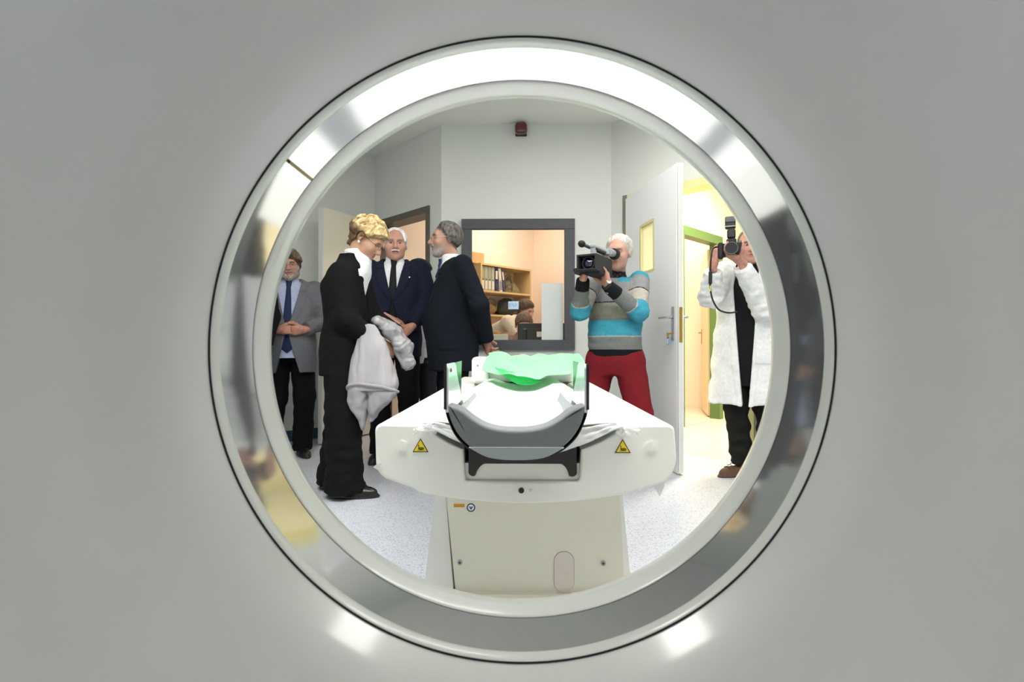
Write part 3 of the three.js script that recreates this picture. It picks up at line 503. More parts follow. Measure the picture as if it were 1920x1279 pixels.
// ---------------- head, in its own frame: +z the face, y up, origin between the ears
function headField(o = {}) {
  const { jaw = 0, nose = 1, fat = 0 } = o;
  const solid = uni([
    ell([0, 0.03, -0.014], [0.077, 0.089, 0.097]), ell([0, -0.03, 0.022], [0.062 + fat * 0.5, 0.082, 0.071]),
    ell([0, -0.078, 0.028], [0.05 + jaw + fat, 0.036, 0.052]), ell([0, -0.103, 0.062], [0.024, 0.02, 0.024]),
    ell([0.042 + fat, -0.03, 0.058], [0.024, 0.026, 0.024]), ell([-0.042 - fat, -0.03, 0.058], [0.024, 0.026, 0.024]),
    cap([-0.034, 0.026, 0.071], [0.034, 0.026, 0.071], 0.014, 0.014),
  ], 0.03);
  const noseF = uni([cap([0, 0.012, 0.086], [0, -0.03, 0.106 * (0.95 + 0.05 * nose)], 0.0085, 0.0135), ell([0.011, -0.036, 0.096], [0.009, 0.008, 0.011]), ell([-0.011, -0.036, 0.096], [0.009, 0.008, 0.011])], 0.01);
  const sock = uni([ell([0.032, 0.004, 0.094], [0.02, 0.0135, 0.021]), ell([-0.032, 0.004, 0.094], [0.02, 0.0135, 0.021])], 0.005);
  const eyes = uni([ell([0.0315, 0.003, 0.0715], [0.013, 0.0115, 0.0135]), ell([-0.0315, 0.003, 0.0715], [0.013, 0.0115, 0.0135])], 0.003);
  const lips = uni([ell([0, -0.0605, 0.0865], [0.023, 0.0055, 0.01]), ell([0, -0.0715, 0.0855], [0.019, 0.006, 0.0105])], 0.004);
  const gap = o.open ? ell([0, -0.066, 0.095], [0.014, 0.006 * o.open, 0.018]) : ell([0, -0.066, 0.1], [0.022, 0.0022, 0.012]);
  const ear = (s) => { const a = ell([s * 0.08, -0.004, -0.016], [0.011, 0.031, 0.019]), b = ell([s * 0.089, 0.0, -0.012], [0.007, 0.018, 0.01]); return (x, y, z) => smax(a(x, y, z), -b(x, y, z), 0.006); };
  const eL = ear(1), eR = ear(-1);
  const f = (x, y, z) => {
    let d = solid(x, y, z); if (d > 0.06) return d;
    d = smin(d, noseF(x, y, z), 0.012); d = smax(d, -sock(x, y, z), 0.012); d = Math.min(d, eyes(x, y, z));
    d = smin(d, lips(x, y, z), 0.008); d = smax(d, -gap(x, y, z), 0.004);
    return smin(d, Math.min(eL(x, y, z), eR(x, y, z)), 0.008);
  };
  f.solid = solid; return f;
}
const cranium = ell([0, 0.03, -0.014], [0.079, 0.09, 0.099]);
const hairline = (z, hi = 0.075) => z > 0 ? -0.008 + Math.pow(z / 0.08, 1.3) * (hi + 0.008) : -0.008 + z / 0.1 * 0.06;
// ---------------- hand in its own frame: y along the fingers, z out of the palm, x towards the thumb (th = +1 right hand)
function handField(th, o = {}) {
  const curl = o.curl ?? [0.5, 0.6, 0.4], spread = o.spread ?? 0.06, parts = [], palm = [];
  const F = [[0.028, 0.088, 0.076, 0.0088], [0.0095, 0.092, 0.084, 0.009], [-0.0095, 0.088, 0.077, 0.0086], [-0.027, 0.079, 0.06, 0.0076]];
  F.forEach(([x, y, L, r], i) => {
    palm.push(cap([x * 0.55 * th, 0.005, 0], [x * th, y, 0], 0.0155, 0.0125));
    const c = (o.each && o.each[i]) || curl, sp = (1.2 - i) * spread * th; let p = [x * th, y, 0.001], a = 0; const seg = [0.46, 0.3, 0.24], bones = [];
    for (let k = 0; k < 3; k++) { a += c[k]; const q = [p[0] + Math.sin(sp) * Math.cos(a) * L * seg[k], p[1] + Math.cos(sp) * Math.cos(a) * L * seg[k], p[2] + Math.sin(a) * L * seg[k]]; bones.push(cap(p, q, r * (1.06 - 0.1 * k), r * (0.98 - 0.1 * k))); p = q; }
    parts.push(uni(bones, 0.003));
  });
  const tb = o.thumb ?? [0.55, 0.75, 0.35];
  const t0 = [0.022 * th, 0.022, 0.006], t1 = add3(t0, nrm([tb[0] * th * 1.1, tb[1], tb[2]]), 0.043), t2 = add3(t1, nrm([tb[0] * th * 0.6, tb[1], tb[2] * 1.2]), 0.033), t3 = add3(t2, nrm([tb[0] * th * 0.2, tb[1], tb[2] * 1.3]), 0.026);
  const thumb = uni([cap(t0, t1, 0.016, 0.0125), cap(t1, t2, 0.0118, 0.0108), cap(t2, t3, 0.0108, 0.009)], 0.004);
  const P = uni([...palm, ell([0, 0.045, 0.004], [0.036, 0.045, 0.015])], 0.012), wrist = cap([0, -0.03, 0], [0, 0.012, 0], 0.0245, 0.022);
  return (x, y, z) => { let d = smin(P(x, y, z), wrist(x, y, z), 0.02); if (d > 0.15) return d; for (const p of parts) d = smin(d, p(x, y, z), 0.005); return smin(d, thumb(x, y, z), 0.01); };
}
// ---------------- a person
class Figure {
  constructor(o) {
    this.o = o; this.s = o.s ?? 1; this.g = thing('person', o.label, 'person', [o.at[0], 0, -o.at[1]], o.turn, o.group); this.g.scale.setScalar(this.s);
    const c = Math.cos(o.turn), n = Math.sin(o.turn), s = this.s;
    this.w = (dx, y, dz) => [(dx * c - dz * n) / s, y / s, (dx * n + dz * c) / s];      // offset seen from the front of the room -> own frame
    this.J = {
      hips: [0, 0.92, 0], waist: [0, 1.06, 0], chest: [0, 1.3, 0], neck: [0, 1.47, -0.015], head: [0, 1.625, 0.012], rot: [0, 0, 0],
      L: { sh: [0.175, 1.42, -0.01], el: [0.24, 1.14, -0.03], wr: [0.23, 0.9, 0.06], f: [0, -1, 0.1], p: [-1, 0, 0] }, R: { sh: [-0.175, 1.42, -0.01], el: [-0.24, 1.14, -0.03], wr: [-0.23, 0.9, 0.06], f: [0, -1, 0.1], p: [1, 0, 0] },
      legL: { hip: [0.088, 0.9, 0], kn: [0.1, 0.49, 0.02], an: [0.105, 0.08, -0.02], out: 0.2 }, legR: { hip: [-0.088, 0.9, 0], kn: [-0.1, 0.49, 0.02], an: [-0.105, 0.08, -0.02], out: -0.2 },
    };
    for (const k of Object.keys(o.J || {})) this.J[k] = Array.isArray(o.J[k]) ? o.J[k] : { ...this.J[k], ...o.J[k] };
    this.skin = o.skin ?? [0.62, 0.36, 0.26]; this.seed = o.seed ?? 1;
    this.HM = new THREE.Matrix4().makeRotationFromEuler(new THREE.Euler(this.J.rot[0], this.J.rot[1], this.J.rot[2], 'YXZ')).setPosition(...this.J.head);
  }
  spine(y) { const { hips: a, waist: b, chest: c, neck: d } = this.J, seg = y < b[1] ? [a, b] : y < c[1] ? [b, c] : [c, d], [p, q] = seg, t = (y - p[1]) / (q[1] - p[1]), k = y < a[1] ? 0 : Math.min(t, 1.35); return [p[0] + (q[0] - p[0]) * k, p[2] + (q[2] - p[2]) * k]; }
  rows(list) { return list.map(([y, rx, rz, dz = 0, dx = 0]) => { const [cx, cz] = this.spine(y); return [y, cx + dx, cz + dz, rx, rz]; }); }
  hl(p) { const v = V3(...p).applyMatrix4(this.HM.clone().invert()); return [v.x, v.y, v.z]; }
  // head + neck, hands and the covered body as one mesh
  body() {
    const { o, J } = this, hf = headField(o.face), nb = this.hl(J.neck), sk = this.skin, F = o.face || {};
    const lip = mixc(sk, [0.42, 0.1, 0.09], F.lip ?? 0.55), brow = F.brow ?? [0.12, 0.08, 0.05], iris = [0.03, 0.025, 0.02];
    const neck = cap([0, -0.055, -0.022], nb, 0.051, 0.058), headAll = (x, y, z) => smin(hf(x, y, z), neck(x, y, z), 0.025);
    const col = (x, y, z) => {
      const ax = Math.abs(x); let c = sk; const m = N3(x * 35, y * 35, z * 35 + this.seed);
      c = mixc(c, [sk[0] * 0.9, sk[1] * 0.72, sk[2] * 0.68], clamp(0.35 * m + 0.5 * step(0.03, 0.0, Math.hypot(ax - 0.04, y + 0.03, z - 0.075)) * 1 + 0.5 * step(0.022, 0.0, Math.hypot(x, y + 0.035, z - 0.105)), 0, 1));
      if (z > 0.07 && ax < 0.021 && Math.abs(y + 0.066) < 0.0095) c = lip;
      if (o.face?.open && z > 0.06 && ax < 0.012 && Math.abs(y + 0.066) < 0.004) c = [0.03, 0.01, 0.01];
      if (z > 0.055 && ax > 0.012 && ax < 0.05 && Math.abs(y - 0.023 + (ax - 0.028) ** 2 * 8) < (F.browW ?? 0.0042)) c = brow;
      if (F.hl && y > -0.12) { const nz = N3(x * 90, y * 26, z * 90) + 0.7 * N3(x * 220, y * 60, z * 220); c = mixc(c, F.hairCol, step(-0.012, 0.016, y - F.hl(x, y, z) + 0.012 * nz)); }
      const ex = ax - 0.0315, ey = y - 0.003;
      if (z > 0.074 && Math.abs(ex) < 0.0125 && Math.abs(ey) < (F.squint ?? 0.0048)) c = Math.abs(ex) < 0.0062 ? iris : [0.4, 0.35, 0.32]; else if (z > 0.066 && Math.abs(ex) < 0.016 && ey > -0.008 && ey < 0.009) c = mixc(sk, [0.1, 0.04, 0.03], 0.38);
      if (F.stubble && hf.solid(x, y, z) < 0.02) { const b = step(-0.035, -0.055, y) * step(-0.01, 0.02, z) * step(-0.135, -0.115, y); c = mixc(c, F.stubble, b * (0.5 + 0.4 * N3(x * 300, y * 300, z * 300))); }
      return c;
    };
    const lo = [-0.11, -0.17, -0.13], hi = [0.11, 0.14, 0.14]; for (let k = 0; k < 3; k++) { lo[k] = Math.min(lo[k], nb[k] - 0.03); hi[k] = Math.max(hi[k], nb[k] + 0.03); }
    const gs = [netMesh(headAll, lo, hi, o.fine ?? 0.0036, col).applyMatrix4(this.HM)];
    for (const k of ['L', 'R']) { const a = J[k]; if (a.no) continue; gs.push(this.hand(k)); }
    const limb = ['L', 'R'].flatMap((k) => [cap(J[k].sh, J[k].el, 0.046, 0.038), cap(J[k].el, J[k].wr, 0.036, 0.024)]);
    const legs = ['legL', 'legR'].flatMap((k) => [cap(J[k].hip, J[k].kn, 0.07, 0.05), cap(J[k].kn, J[k].an, 0.048, 0.034)]);
    const tor = column(this.rows([J.hips[1] - 0.06, J.waist[1], J.chest[1], J.neck[1] - 0.07, J.neck[1], J.neck[1] + 0.04].map((y, i) => [y, [0.11, 0.11, 0.12, 0.09, 0.05, 0.046][i], [0.08, 0.08, 0.085, 0.06, 0.05, 0.048][i]])));
    const bf = uni([tor, ...limb, ...legs], 0.03), pts = [J.head, J.neck, ...['L', 'R'].flatMap((k) => [J[k].sh, J[k].el, J[k].wr]), ...['legL', 'legR'].flatMap((k) => [J[k].hip, J[k].kn, J[k].an]), J.hips, J.chest];
    const L = [0, 1, 2].map((q) => Math.min(...pts.map((p) => p[q])) - 0.19), H = [0, 1, 2].map((q) => Math.max(...pts.map((p) => p[q])) + 0.19); H[1] = J.neck[1] + 0.06; L[1] = 0.03;
    this.box = [L, H];
    gs.push(netMesh(bf, L, H, 0.018, () => sk));
    part('body', gs, SKINM, this.g);
  }
  hand(k) {
    const a = this.J[k], y = nrm(a.f); let z = add3(a.p, y, -dt(a.p, y)); z = nrm(z); const x = crs(y, z);
    const m = new THREE.Matrix4().makeBasis(V3(...x), V3(...y), V3(...z)).setPosition(...a.wr), sk = a.tone ?? this.skin, hf = handField(k === 'R' ? 1 : -1, a);
    const g = netMesh(hf, [-0.085, -0.06, -0.05], [0.085, 0.19, 0.11], this.o.fine ?? 0.0038, (px, py, pz) => mixc(sk, [sk[0] * 0.85, sk[1] * 0.66, sk[2] * 0.62], clamp(0.35 + 0.8 * N3(px * 45, py * 45, pz * 45 + 3), 0, 0.8)));
    return g.applyMatrix4(m);
  }
  mesh(name, f, color, cell = 0.0075, mat = CLOTHM, pad = 0.03, box) {
    const [L, H] = box || this.box; const cf = typeof color === 'function' ? color : (x, y, z) => { const n = 1 + 0.12 * N3(x * 60, y * 60, z * 60); return [color[0] * n, color[1] * n, color[2] * n]; };
    return part(name, netMesh(f, add3(L, [-pad, 0, -pad]), add3(H, [pad, pad, pad]), cell, cf), mat, this.g);
  }
  headMesh(name, f, color, cell = 0.0038, lo = [-0.14, -0.2, -0.16], hi = [0.14, 0.18, 0.15]) { return part(name, netMesh(f, lo, hi, cell, color).applyMatrix4(this.HM), HAIRM, this.g); }
  // thickness t(x,y,z) over the skull; strands by noise
  hair(t, c0, c1, o = {}) {
    const fr = o.freq ?? 60, am = o.amp ?? 0.003, sd = this.seed * 3.7;
    const base = o.base || cranium;
    const f = (x, y, z) => { const d = base(x, y, z); if (d > 0.08) return d; const n = N3(x * fr + sd, y * fr * 0.35, z * fr * 0.6) + 0.5 * N3(x * fr * 2.2, y * fr * 0.7, z * fr * 1.3 + sd); return d - t(x, y, z) - am * n; };
    return this.headMesh(o.name || 'hair', f, (x, y, z) => mixc(mixc(c0, c1, clamp(0.5 + 1.1 * (N3(x * fr + sd, y * fr * 0.35, z * fr * 0.6) * 0.7 + N3(x * 150, y * 40, z * 110 + sd) * 0.5), 0, 1)), o.rootCol || c0, o.roots ? o.roots(x, y, z) : 0), o.cell ?? 0.0036, o.lo, o.hi);
  }
  beard(t, c0, c1, name = 'beard') {
    const sf = headField(this.o.face), sd = this.seed;
    return this.headMesh(name, (x, y, z) => { const d = sf.solid(x, y, z); return d > 0.06 ? d : d - t(x, y, z) - 0.0015 * N3(x * 200, y * 90, z * 200); }, (x, y, z) => mixc(c0, c1, clamp(0.5 + 0.9 * N3(x * 150, y * 60, z * 150 + sd), 0, 1)), 0.0034, [-0.1, -0.15, -0.04], [0.1, 0.03, 0.13]);
  }
  glasses(mat) {
    const q = (g) => g.applyMatrix4(this.HM), rim = (s) => new THREE.TorusGeometry(0.02, 0.0014, 6, 24).scale(1, 0.75, 1).translate(s * 0.032, -0.001, 0.104);
    const g = part('glasses', [q(rim(1)), q(rim(-1)), q(cyl(0.0014, 0.0014, 0.024, 0, 0.004, 0.106, 'x', 6)), ...[1, -1].map((s) => q(tube([[s * 0.052, 0.004, 0.103], [s * 0.075, 0.004, 0.07], [s * 0.0845, 0.006, 0.0], [s * 0.085, -0.004, -0.02]], 0.0014, 16, 6)))], mat, this.g);
  }
  // sleeves: field of both arms in a garment
  sleeves(r0, r1, r2, o = {}) {
    const J = this.J, sd = this.seed, fs = ['L', 'R'].filter((k) => !o.only || o.only === k).map((k) => {
      const a = J[k], c = o.cut ?? 0.02, dir = nrm(sub3(a.wr, a.el)), end = add3(a.wr, dir, -c);
      const up = cap(a.sh, a.el, r0, r1), lo = cap(a.el, end, r1 * 0.98, r2), e = end;
      return (x, y, z) => { let d = smin(up(x, y, z), lo(x, y, z), 0.03); if (d < 0.05) { const ed = Math.sqrt((x - a.el[0]) ** 2 + (y - a.el[1]) ** 2 + (z - a.el[2]) ** 2), m = 0.35 + 0.65 * step(0.22, 0.05, ed); d += (o.fold ?? 0.006) * m * N3(x * 16 + sd, y * 30, z * 16); }
        return smax(d, (x - e[0]) * dir[0] + (y - e[1]) * dir[1] + (z - e[2]) * dir[2], 0.006); };
    });
    return fs.length === 1 ? fs[0] : (x, y, z) => Math.min(fs[0](x, y, z), fs[1](x, y, z));
  }
  // suit jacket: rows of the outer shape; v = {yb, yc, w}: the V between button and collar; split below the button
  jacket(name, rows, color, v, o = {}) {
    const col = column(this.rows(rows), 2.5), sl = this.sleeves(...(o.arm || [0.072, 0.062, 0.05]), { fold: o.fold, cut: o.cut }), sd = this.seed * 2.3, at = col.at;
    const f = (x, y, z) => {
      let d = col(x, y, z);
      if (d < 0.06) {
        const [cx, cz] = at(y), ax = Math.abs(x - cx - (v.dx || 0)), front = z - cz;
        d += (o.wr ?? 0.005) * N3(x * 9 + sd, y * 7, z * 9) + (o.wr ?? 0.005) * 0.5 * N3(x * 22 + sd, y * 14, z * 22);
        if (front > 0) {
          const t = (y - v.yb) / (v.yc - v.yb), hw = t > 0 ? v.w * Math.pow(Math.min(t, 1.3), 0.85) : (v.split ?? 0.1) * Math.pow(-t, v.sp ?? 1) + 0.001;
          if (t > 0 && t < 1.15) { const lw = v.lap * Math.sin(Math.min(1, t * 1.05 + 0.12) * 2.2), k = ax - hw; if (k < lw && Math.abs(t - 0.78) > 0.025) d -= 0.006 * step(lw, lw - 0.006, k); }
          d = smax(d, Math.min(hw - ax, 0.05), 0.004);
        }
      }
      d = smin(d, sl(x, y, z), o.k ?? 0.025);
      if (o.extra) d = o.extra(d, x, y, z);
      return d;
    };
    return this.mesh(name, f, color, o.cell ?? 0.007);
  }
  torso(name, rows, color, o = {}) { const c = column(this.rows(rows), 2.3), sd = this.seed; const f = (x, y, z) => { const d = c(x, y, z); return d < 0.04 ? d + (o.wr ?? 0.002) * N3(x * 20 + sd, y * 15, z * 20) : d; }; this.front = (y) => { const [cx, cz, , rz] = c.at(y); return [cx, cz + rz]; }; return this.mesh(name, f, color, o.cell ?? 0.008, o.mat || CLOTHM); }
  tie(y0, y1, color, w = 0.042) {
    const fr = this.front, v = [], idx = [], cl = [], n = 40;
    for (let i = 0; i <= n; i++) { const t = i / n, y = y1 + (y0 - y1) * t, kn = t < 0.09 ? 0.024 - 0.05 * t : 0.017 + (w - 0.017) * Math.min(1, (t - 0.09) / 0.8), ww = t > 0.94 ? kn * (1 - (t - 0.94) / 0.062) : kn, [cx, cz] = fr(y), zb = cz + 0.004, th = t < 0.09 ? 0.016 : 0.008; for (const [a, b] of [[-1, 0], [-0.6, 1], [0.6, 1], [1, 0]]) { v.push(cx + a * ww, y, zb + b * th); const q = typeof color === 'function' ? color(a * ww, y) : color; cl.push(...q); } }
    for (let i = 0; i < n; i++) for (let k = 0; k < 3; k++) { const a = i * 4 + k; idx.push(a, a + 4, a + 1, a + 1, a + 4, a + 5); }
    const g = new THREE.BufferGeometry(); g.setAttribute('position', new THREE.Float32BufferAttribute(v, 3)); g.setAttribute('color', new THREE.Float32BufferAttribute(cl, 3)); g.setAttribute('uv', new THREE.Float32BufferAttribute(new Float32Array(v.length / 3 * 2), 2)); g.setIndex(idx); g.computeVertexNormals(); return part('tie', g, phy(0xffffff, 0.7, { vertexColors: true, specularIntensity: 0.4, side: THREE.DoubleSide }), this.g);
  }
  trousers(color, o = {}) {
    const J = this.J, r = o.r || [0.098, 0.078, 0.072, 0.078], sd = this.seed, top = o.top ?? 1.0;
    const legs = ['legL', 'legR'].map((k) => { const a = J[k], hem = [a.an[0], o.hem ?? 0.045, a.an[2]]; const f = uni([cap(a.hip, a.kn, r[0], r[1]), cap(a.kn, hem, r[2], r[3])], 0.03); return (x, y, z) => Math.max(f(x, y, z), (o.hem ?? 0.045) - y); });
    const pel = column(this.rows(o.pel || [[0.8, 0.15, 0.105], [0.88, 0.172, 0.125], [0.96, 0.168, 0.122], [top, 0.155, 0.115]]), 2.2);
    const f = (x, y, z) => { let d = Math.min(legs[0](x, y, z), legs[1](x, y, z)); if (d < 0.05) d += (o.wr ?? 0.006) * N3(x * 12 + sd, y * 18, z * 12) * (0.5 + step(0.7, 0.2, y)); return smin(d, pel(x, y, z), 0.04); };
    return this.mesh('trousers', f, color, o.cell ?? 0.009);
  }
  shoes(color, o = {}) {
    const fs = ['legL', 'legR'].map((k) => { const a = this.J[k], c = Math.cos(a.out), n = Math.sin(a.out), X = a.an[0], Z = a.an[2]; const u = ell([0, 0.045, -0.01], [0.042, 0.05, 0.055]), v = ell([0, 0.028, 0.08], [0.045, 0.042, 0.115]), m = cap([0, 0.03, 0.0], [0, 0.1, -0.012], 0.044, 0.042), s = ell([0, 0.008, 0.055], [0.05, 0.026, 0.155]); return (x, y, z) => { const px = (x - X) * c - (z - Z) * n, pz = (x - X) * n + (z - Z) * c; return Math.max(smin(smin(u(px, y, pz), v(px, y, pz), 0.03), Math.min(m(px, y, pz), Math.max(s(px, y, pz), y - 0.018)), 0.012), 0.001 - y); }; });
    ['legL', 'legR'].forEach((k, i) => { const a = this.J[k]; this.mesh('shoe', fs[i], color, 0.006, o.mat || std(0xffffff, 0.4, { vertexColors: true }), 0, [[a.an[0] - 0.22, -0.01, a.an[2] - 0.22], [a.an[0] + 0.22, 0.17, a.an[2] + 0.26]]); });
  }
}

// ================================================================ people
const BLACK = [0.005, 0.005, 0.0055], NAVY = [0.012, 0.014, 0.032], DNAVY = [0.007, 0.0095, 0.015], WHITE = [0.75, 0.76, 0.78];
const suitRows = (b = 0, hem = 0.76) => [[hem, 0.195, 0.145 + b * 0.5, b * 0.3], [0.92, 0.197, 0.15 + b, b * 0.6], [1.06, 0.186, 0.142 + b, b * 0.7], [1.18, 0.194, 0.142 + b * 0.5, b * 0.3], [1.3, 0.207, 0.14], [1.38, 0.2, 0.122], [1.425, 0.17, 0.1], [1.455, 0.115, 0.08], [1.485, 0.078, 0.066, -0.012]];
const shirtRows = (b = 0, bot = 0.85) => [[bot, 0.165, 0.125 + b, b * 0.5], [1.06, 0.165, 0.125 + b, b * 0.6], [1.2, 0.175, 0.126 + b * 0.5, b * 0.3], [1.31, 0.185, 0.124], [1.39, 0.165, 0.104], [1.44, 0.1, 0.08], [1.462, 0.072, 0.072, 0.006], [1.485, 0.067, 0.07, 0.008], [1.5, 0.063, 0.066, 0.004]];

// ---- woman in black, head bowed, seen from her right side
{
  const p = new Figure({
    label: 'blonde woman in a black trouser suit, head bowed, holding a grey coat', at: [-1.02, 3.18], turn: 1.5, s: 0.98, seed: 3, fine: 0.003, skin: [0.5, 0.28, 0.19], face: { hl: (x, y, z) => z > 0.02 ? 0.0 + (z - 0.02) * 0.62 : -0.04 + (z < -0.03 ? (z + 0.03) * 0.75 : (z + 0.03) * 0.7), hairCol: [0.2, 0.11, 0.045], lip: 0.5, brow: [0.3, 0.2, 0.1], squint: 0.002, browW: 0.003 },
    J: { hips: [0, 0.9, -0.02], waist: [0, 1.05, -0.01], chest: [0, 1.26, -0.012], neck: [0, 1.425, 0.045], head: [0, 1.545, 0.11], rot: [0.62, 0.05, 0],
      R: { sh: [-0.13, 1.325, -0.005], el: [-0.185, 1.05, 0.05], wr: [-0.11, 0.91, 0.24], f: [0.5, -0.75, 0.5], p: [0.6, -0.3, -0.3], curl: [0.9, 0.9, 0.6] }, L: { sh: [0.13, 1.325, -0.005], el: [0.185, 1.08, 0.08], wr: [0.1, 0.97, 0.28], f: [-0.4, -0.5, 0.7], p: [-0.2, -0.8, -0.3], curl: [0.9, 0.9, 0.6] },
      legR: { hip: [-0.08, 0.88, -0.01], kn: [-0.09, 0.48, 0.0], an: [-0.1, 0.08, 0.01], out: 0.12 }, legL: { hip: [0.08, 0.88, -0.03], kn: [0.09, 0.48, -0.08], an: [0.09, 0.08, -0.13], out: 0.1 } },
  });
  p.body();
  const wave = (x, y, z) => 0.006 * Math.sin(30 * z + 9 * N3(x * 16, y * 16, z * 16) + y * 52) + 0.003 * N3(x * 60, y * 60, z * 60);
  p.hair((x, y, z) => { const hl = z > 0.02 ? 0.005 + (z - 0.02) * 0.62 : -0.036 + (z < -0.03 ? (z + 0.03) * 1.5 : (z + 0.03) * 0.9); const m = step(-0.004, 0.03, y - hl) * (1 - step(0.04, 0.026, Math.hypot(y + 0.008, (z + 0.012) * 1.2)) * step(0.045, 0.055, Math.abs(x))), low = step(0.02, -0.03, y) * step(0.0, -0.04, z); return m * (0.025 - 0.017 * low + wave(x, y, z) * (1 - 0.5 * low)) - 0.013 * (1 - m); }, [0.22, 0.12, 0.045], [0.85, 0.66, 0.33], { freq: 42, amp: 0.007, cell: 0.0034, base: uni([cranium, cap([0, -0.01, -0.04], [0, -0.07, -0.036], 0.055, 0.05)], 0.03), roots: (x, y, z) => 0.92 * step(0.035, -0.01, y + 0.35 * z + 0.02 * N3(x * 50, y * 20, z * 50)), rootCol: [0.06, 0.03, 0.012] });
  const gl = std(0x3a2c22, 0.3, { metalness: 0.5 }); p.glasses(gl);
  part('earring', new THREE.SphereGeometry(0.008, 12, 10).translate(-0.087, -0.038, -0.004).applyMatrix4(p.HM), phy(0xf2efe8, 0.15, { clearcoat: 1 }), p.g);
  p.torso('blouse', [[1.18, 0.13, 0.095], [1.28, 0.14, 0.1, 0.01], [1.34, 0.12, 0.09, 0.018], [1.39, 0.085, 0.082, 0.014], [1.43, 0.072, 0.08, 0.004], [1.465, 0.068, 0.074, -0.012], [1.482, 0.066, 0.07, -0.022]], WHITE, { cell: 0.006 });
  p.jacket('jacket', [[0.72, 0.19, 0.145, 0], [0.85, 0.192, 0.145], [0.95, 0.182, 0.136], [1.06, 0.168, 0.128], [1.18, 0.172, 0.13, -0.01], [1.27, 0.172, 0.126, -0.018], [1.33, 0.15, 0.11, -0.016], [1.38, 0.115, 0.094, -0.018], [1.42, 0.085, 0.078, -0.03], [1.45, 0.076, 0.066, -0.042]], BLACK, { yb: 1.05, yc: 1.4, w: 0.06, lap: 0.05, split: 0.02 }, { arm: [0.066, 0.06, 0.05], k: 0.06 });
  p.trousers(BLACK, { r: [0.115, 0.105, 0.1, 0.112], hem: 0.012, wr: 0.012, top: 0.98 });
  p.shoes([0.008, 0.008, 0.008], { mat: std(0xffffff, 0.25, { vertexColors: true }) });
}
// ---- man with white moustache in navy suit, facing the room
{
  const p = new Figure({
    label: 'white-haired man with a moustache in a navy suit, behind the blonde woman', at: [-0.965, 4.1], turn: 0.12, s: 1.045, seed: 8, fine: 0.0028, skin: [0.52, 0.27, 0.2], face: { hl: (x, y, z) => z > 0.04 ? 1 : z > 0 ? -0.01 + z * 0.4 : -0.026 + z * 0.55, hairCol: [0.68, 0.64, 0.62], fat: 0.006, jaw: 0.006, brow: [0.3, 0.24, 0.2], browW: 0.005, squint: 0.0042, lip: 0.4 },
    J: { neck: [0, 1.455, -0.01], head: [0.005, 1.585, 0.03], rot: [0.06, 0.12, 0],
      R: { sh: [-0.185, 1.41, -0.01], el: [-0.25, 1.16, 0.05], wr: [-0.03, 1.035, 0.23], f: [0.72, -0.62, 0.12], p: [-0.2, -0.35, -0.9], curl: [0.45, 0.5, 0.3] }, L: { sh: [0.185, 1.41, -0.01], el: [0.255, 1.14, 0.05], wr: [0.13, 0.97, 0.2], f: [-0.75, -0.55, 0.0], p: [0.1, 0.1, -1], curl: [0.6, 0.6, 0.4] } },
  });
  p.body();
  p.hair((x, y, z) => { const hl = z > 0 ? -0.006 + z * 0.4 + step(0.02, 0.07, y) * 0.0 : -0.02 + z * 0.55; const bald = step(-0.05, 0.01, z) * step(0.058, 0.045, Math.abs(x)) * step(0.06, 0.08, y); const front = step(0.035, 0.06, z); const m = step(-0.004, 0.01, y - hl) * (1 - 0.0 * bald) * (1 - front); return m * (0.0105 - 0.006 * bald) - 0.012 * (1 - m); }, [0.62, 0.59, 0.57], [0.9, 0.89, 0.88], { freq: 70, amp: 0.002 });
  p.beard((x, y, z) => { const ax = Math.abs(x), k = step(0.034, 0.026, ax) * step(0.009, 0.005, Math.abs(y + 0.0525 + ax * ax * 10)) * step(0.04, 0.06, z); return k * 0.016 - 0.012 * (1 - k); }, [0.55, 0.5, 0.47], [0.88, 0.86, 0.84], 'moustache');
  p.torso('shirt', shirtRows(0.015), WHITE, { cell: 0.007 });
  p.tie(1.0, 1.468, [0.009, 0.0095, 0.013], 0.04);
  p.jacket('jacket', suitRows(0.02), NAVY, { yb: 1.16, yc: 1.46, w: 0.078, lap: 0.075, split: 0.07 });
  part('lapel_pin', new THREE.SphereGeometry(0.006, 10, 8).translate(0.118, 1.33, 0.142), M.white, p.g);
  p.trousers(BLACK); p.shoes(BLACK);
}
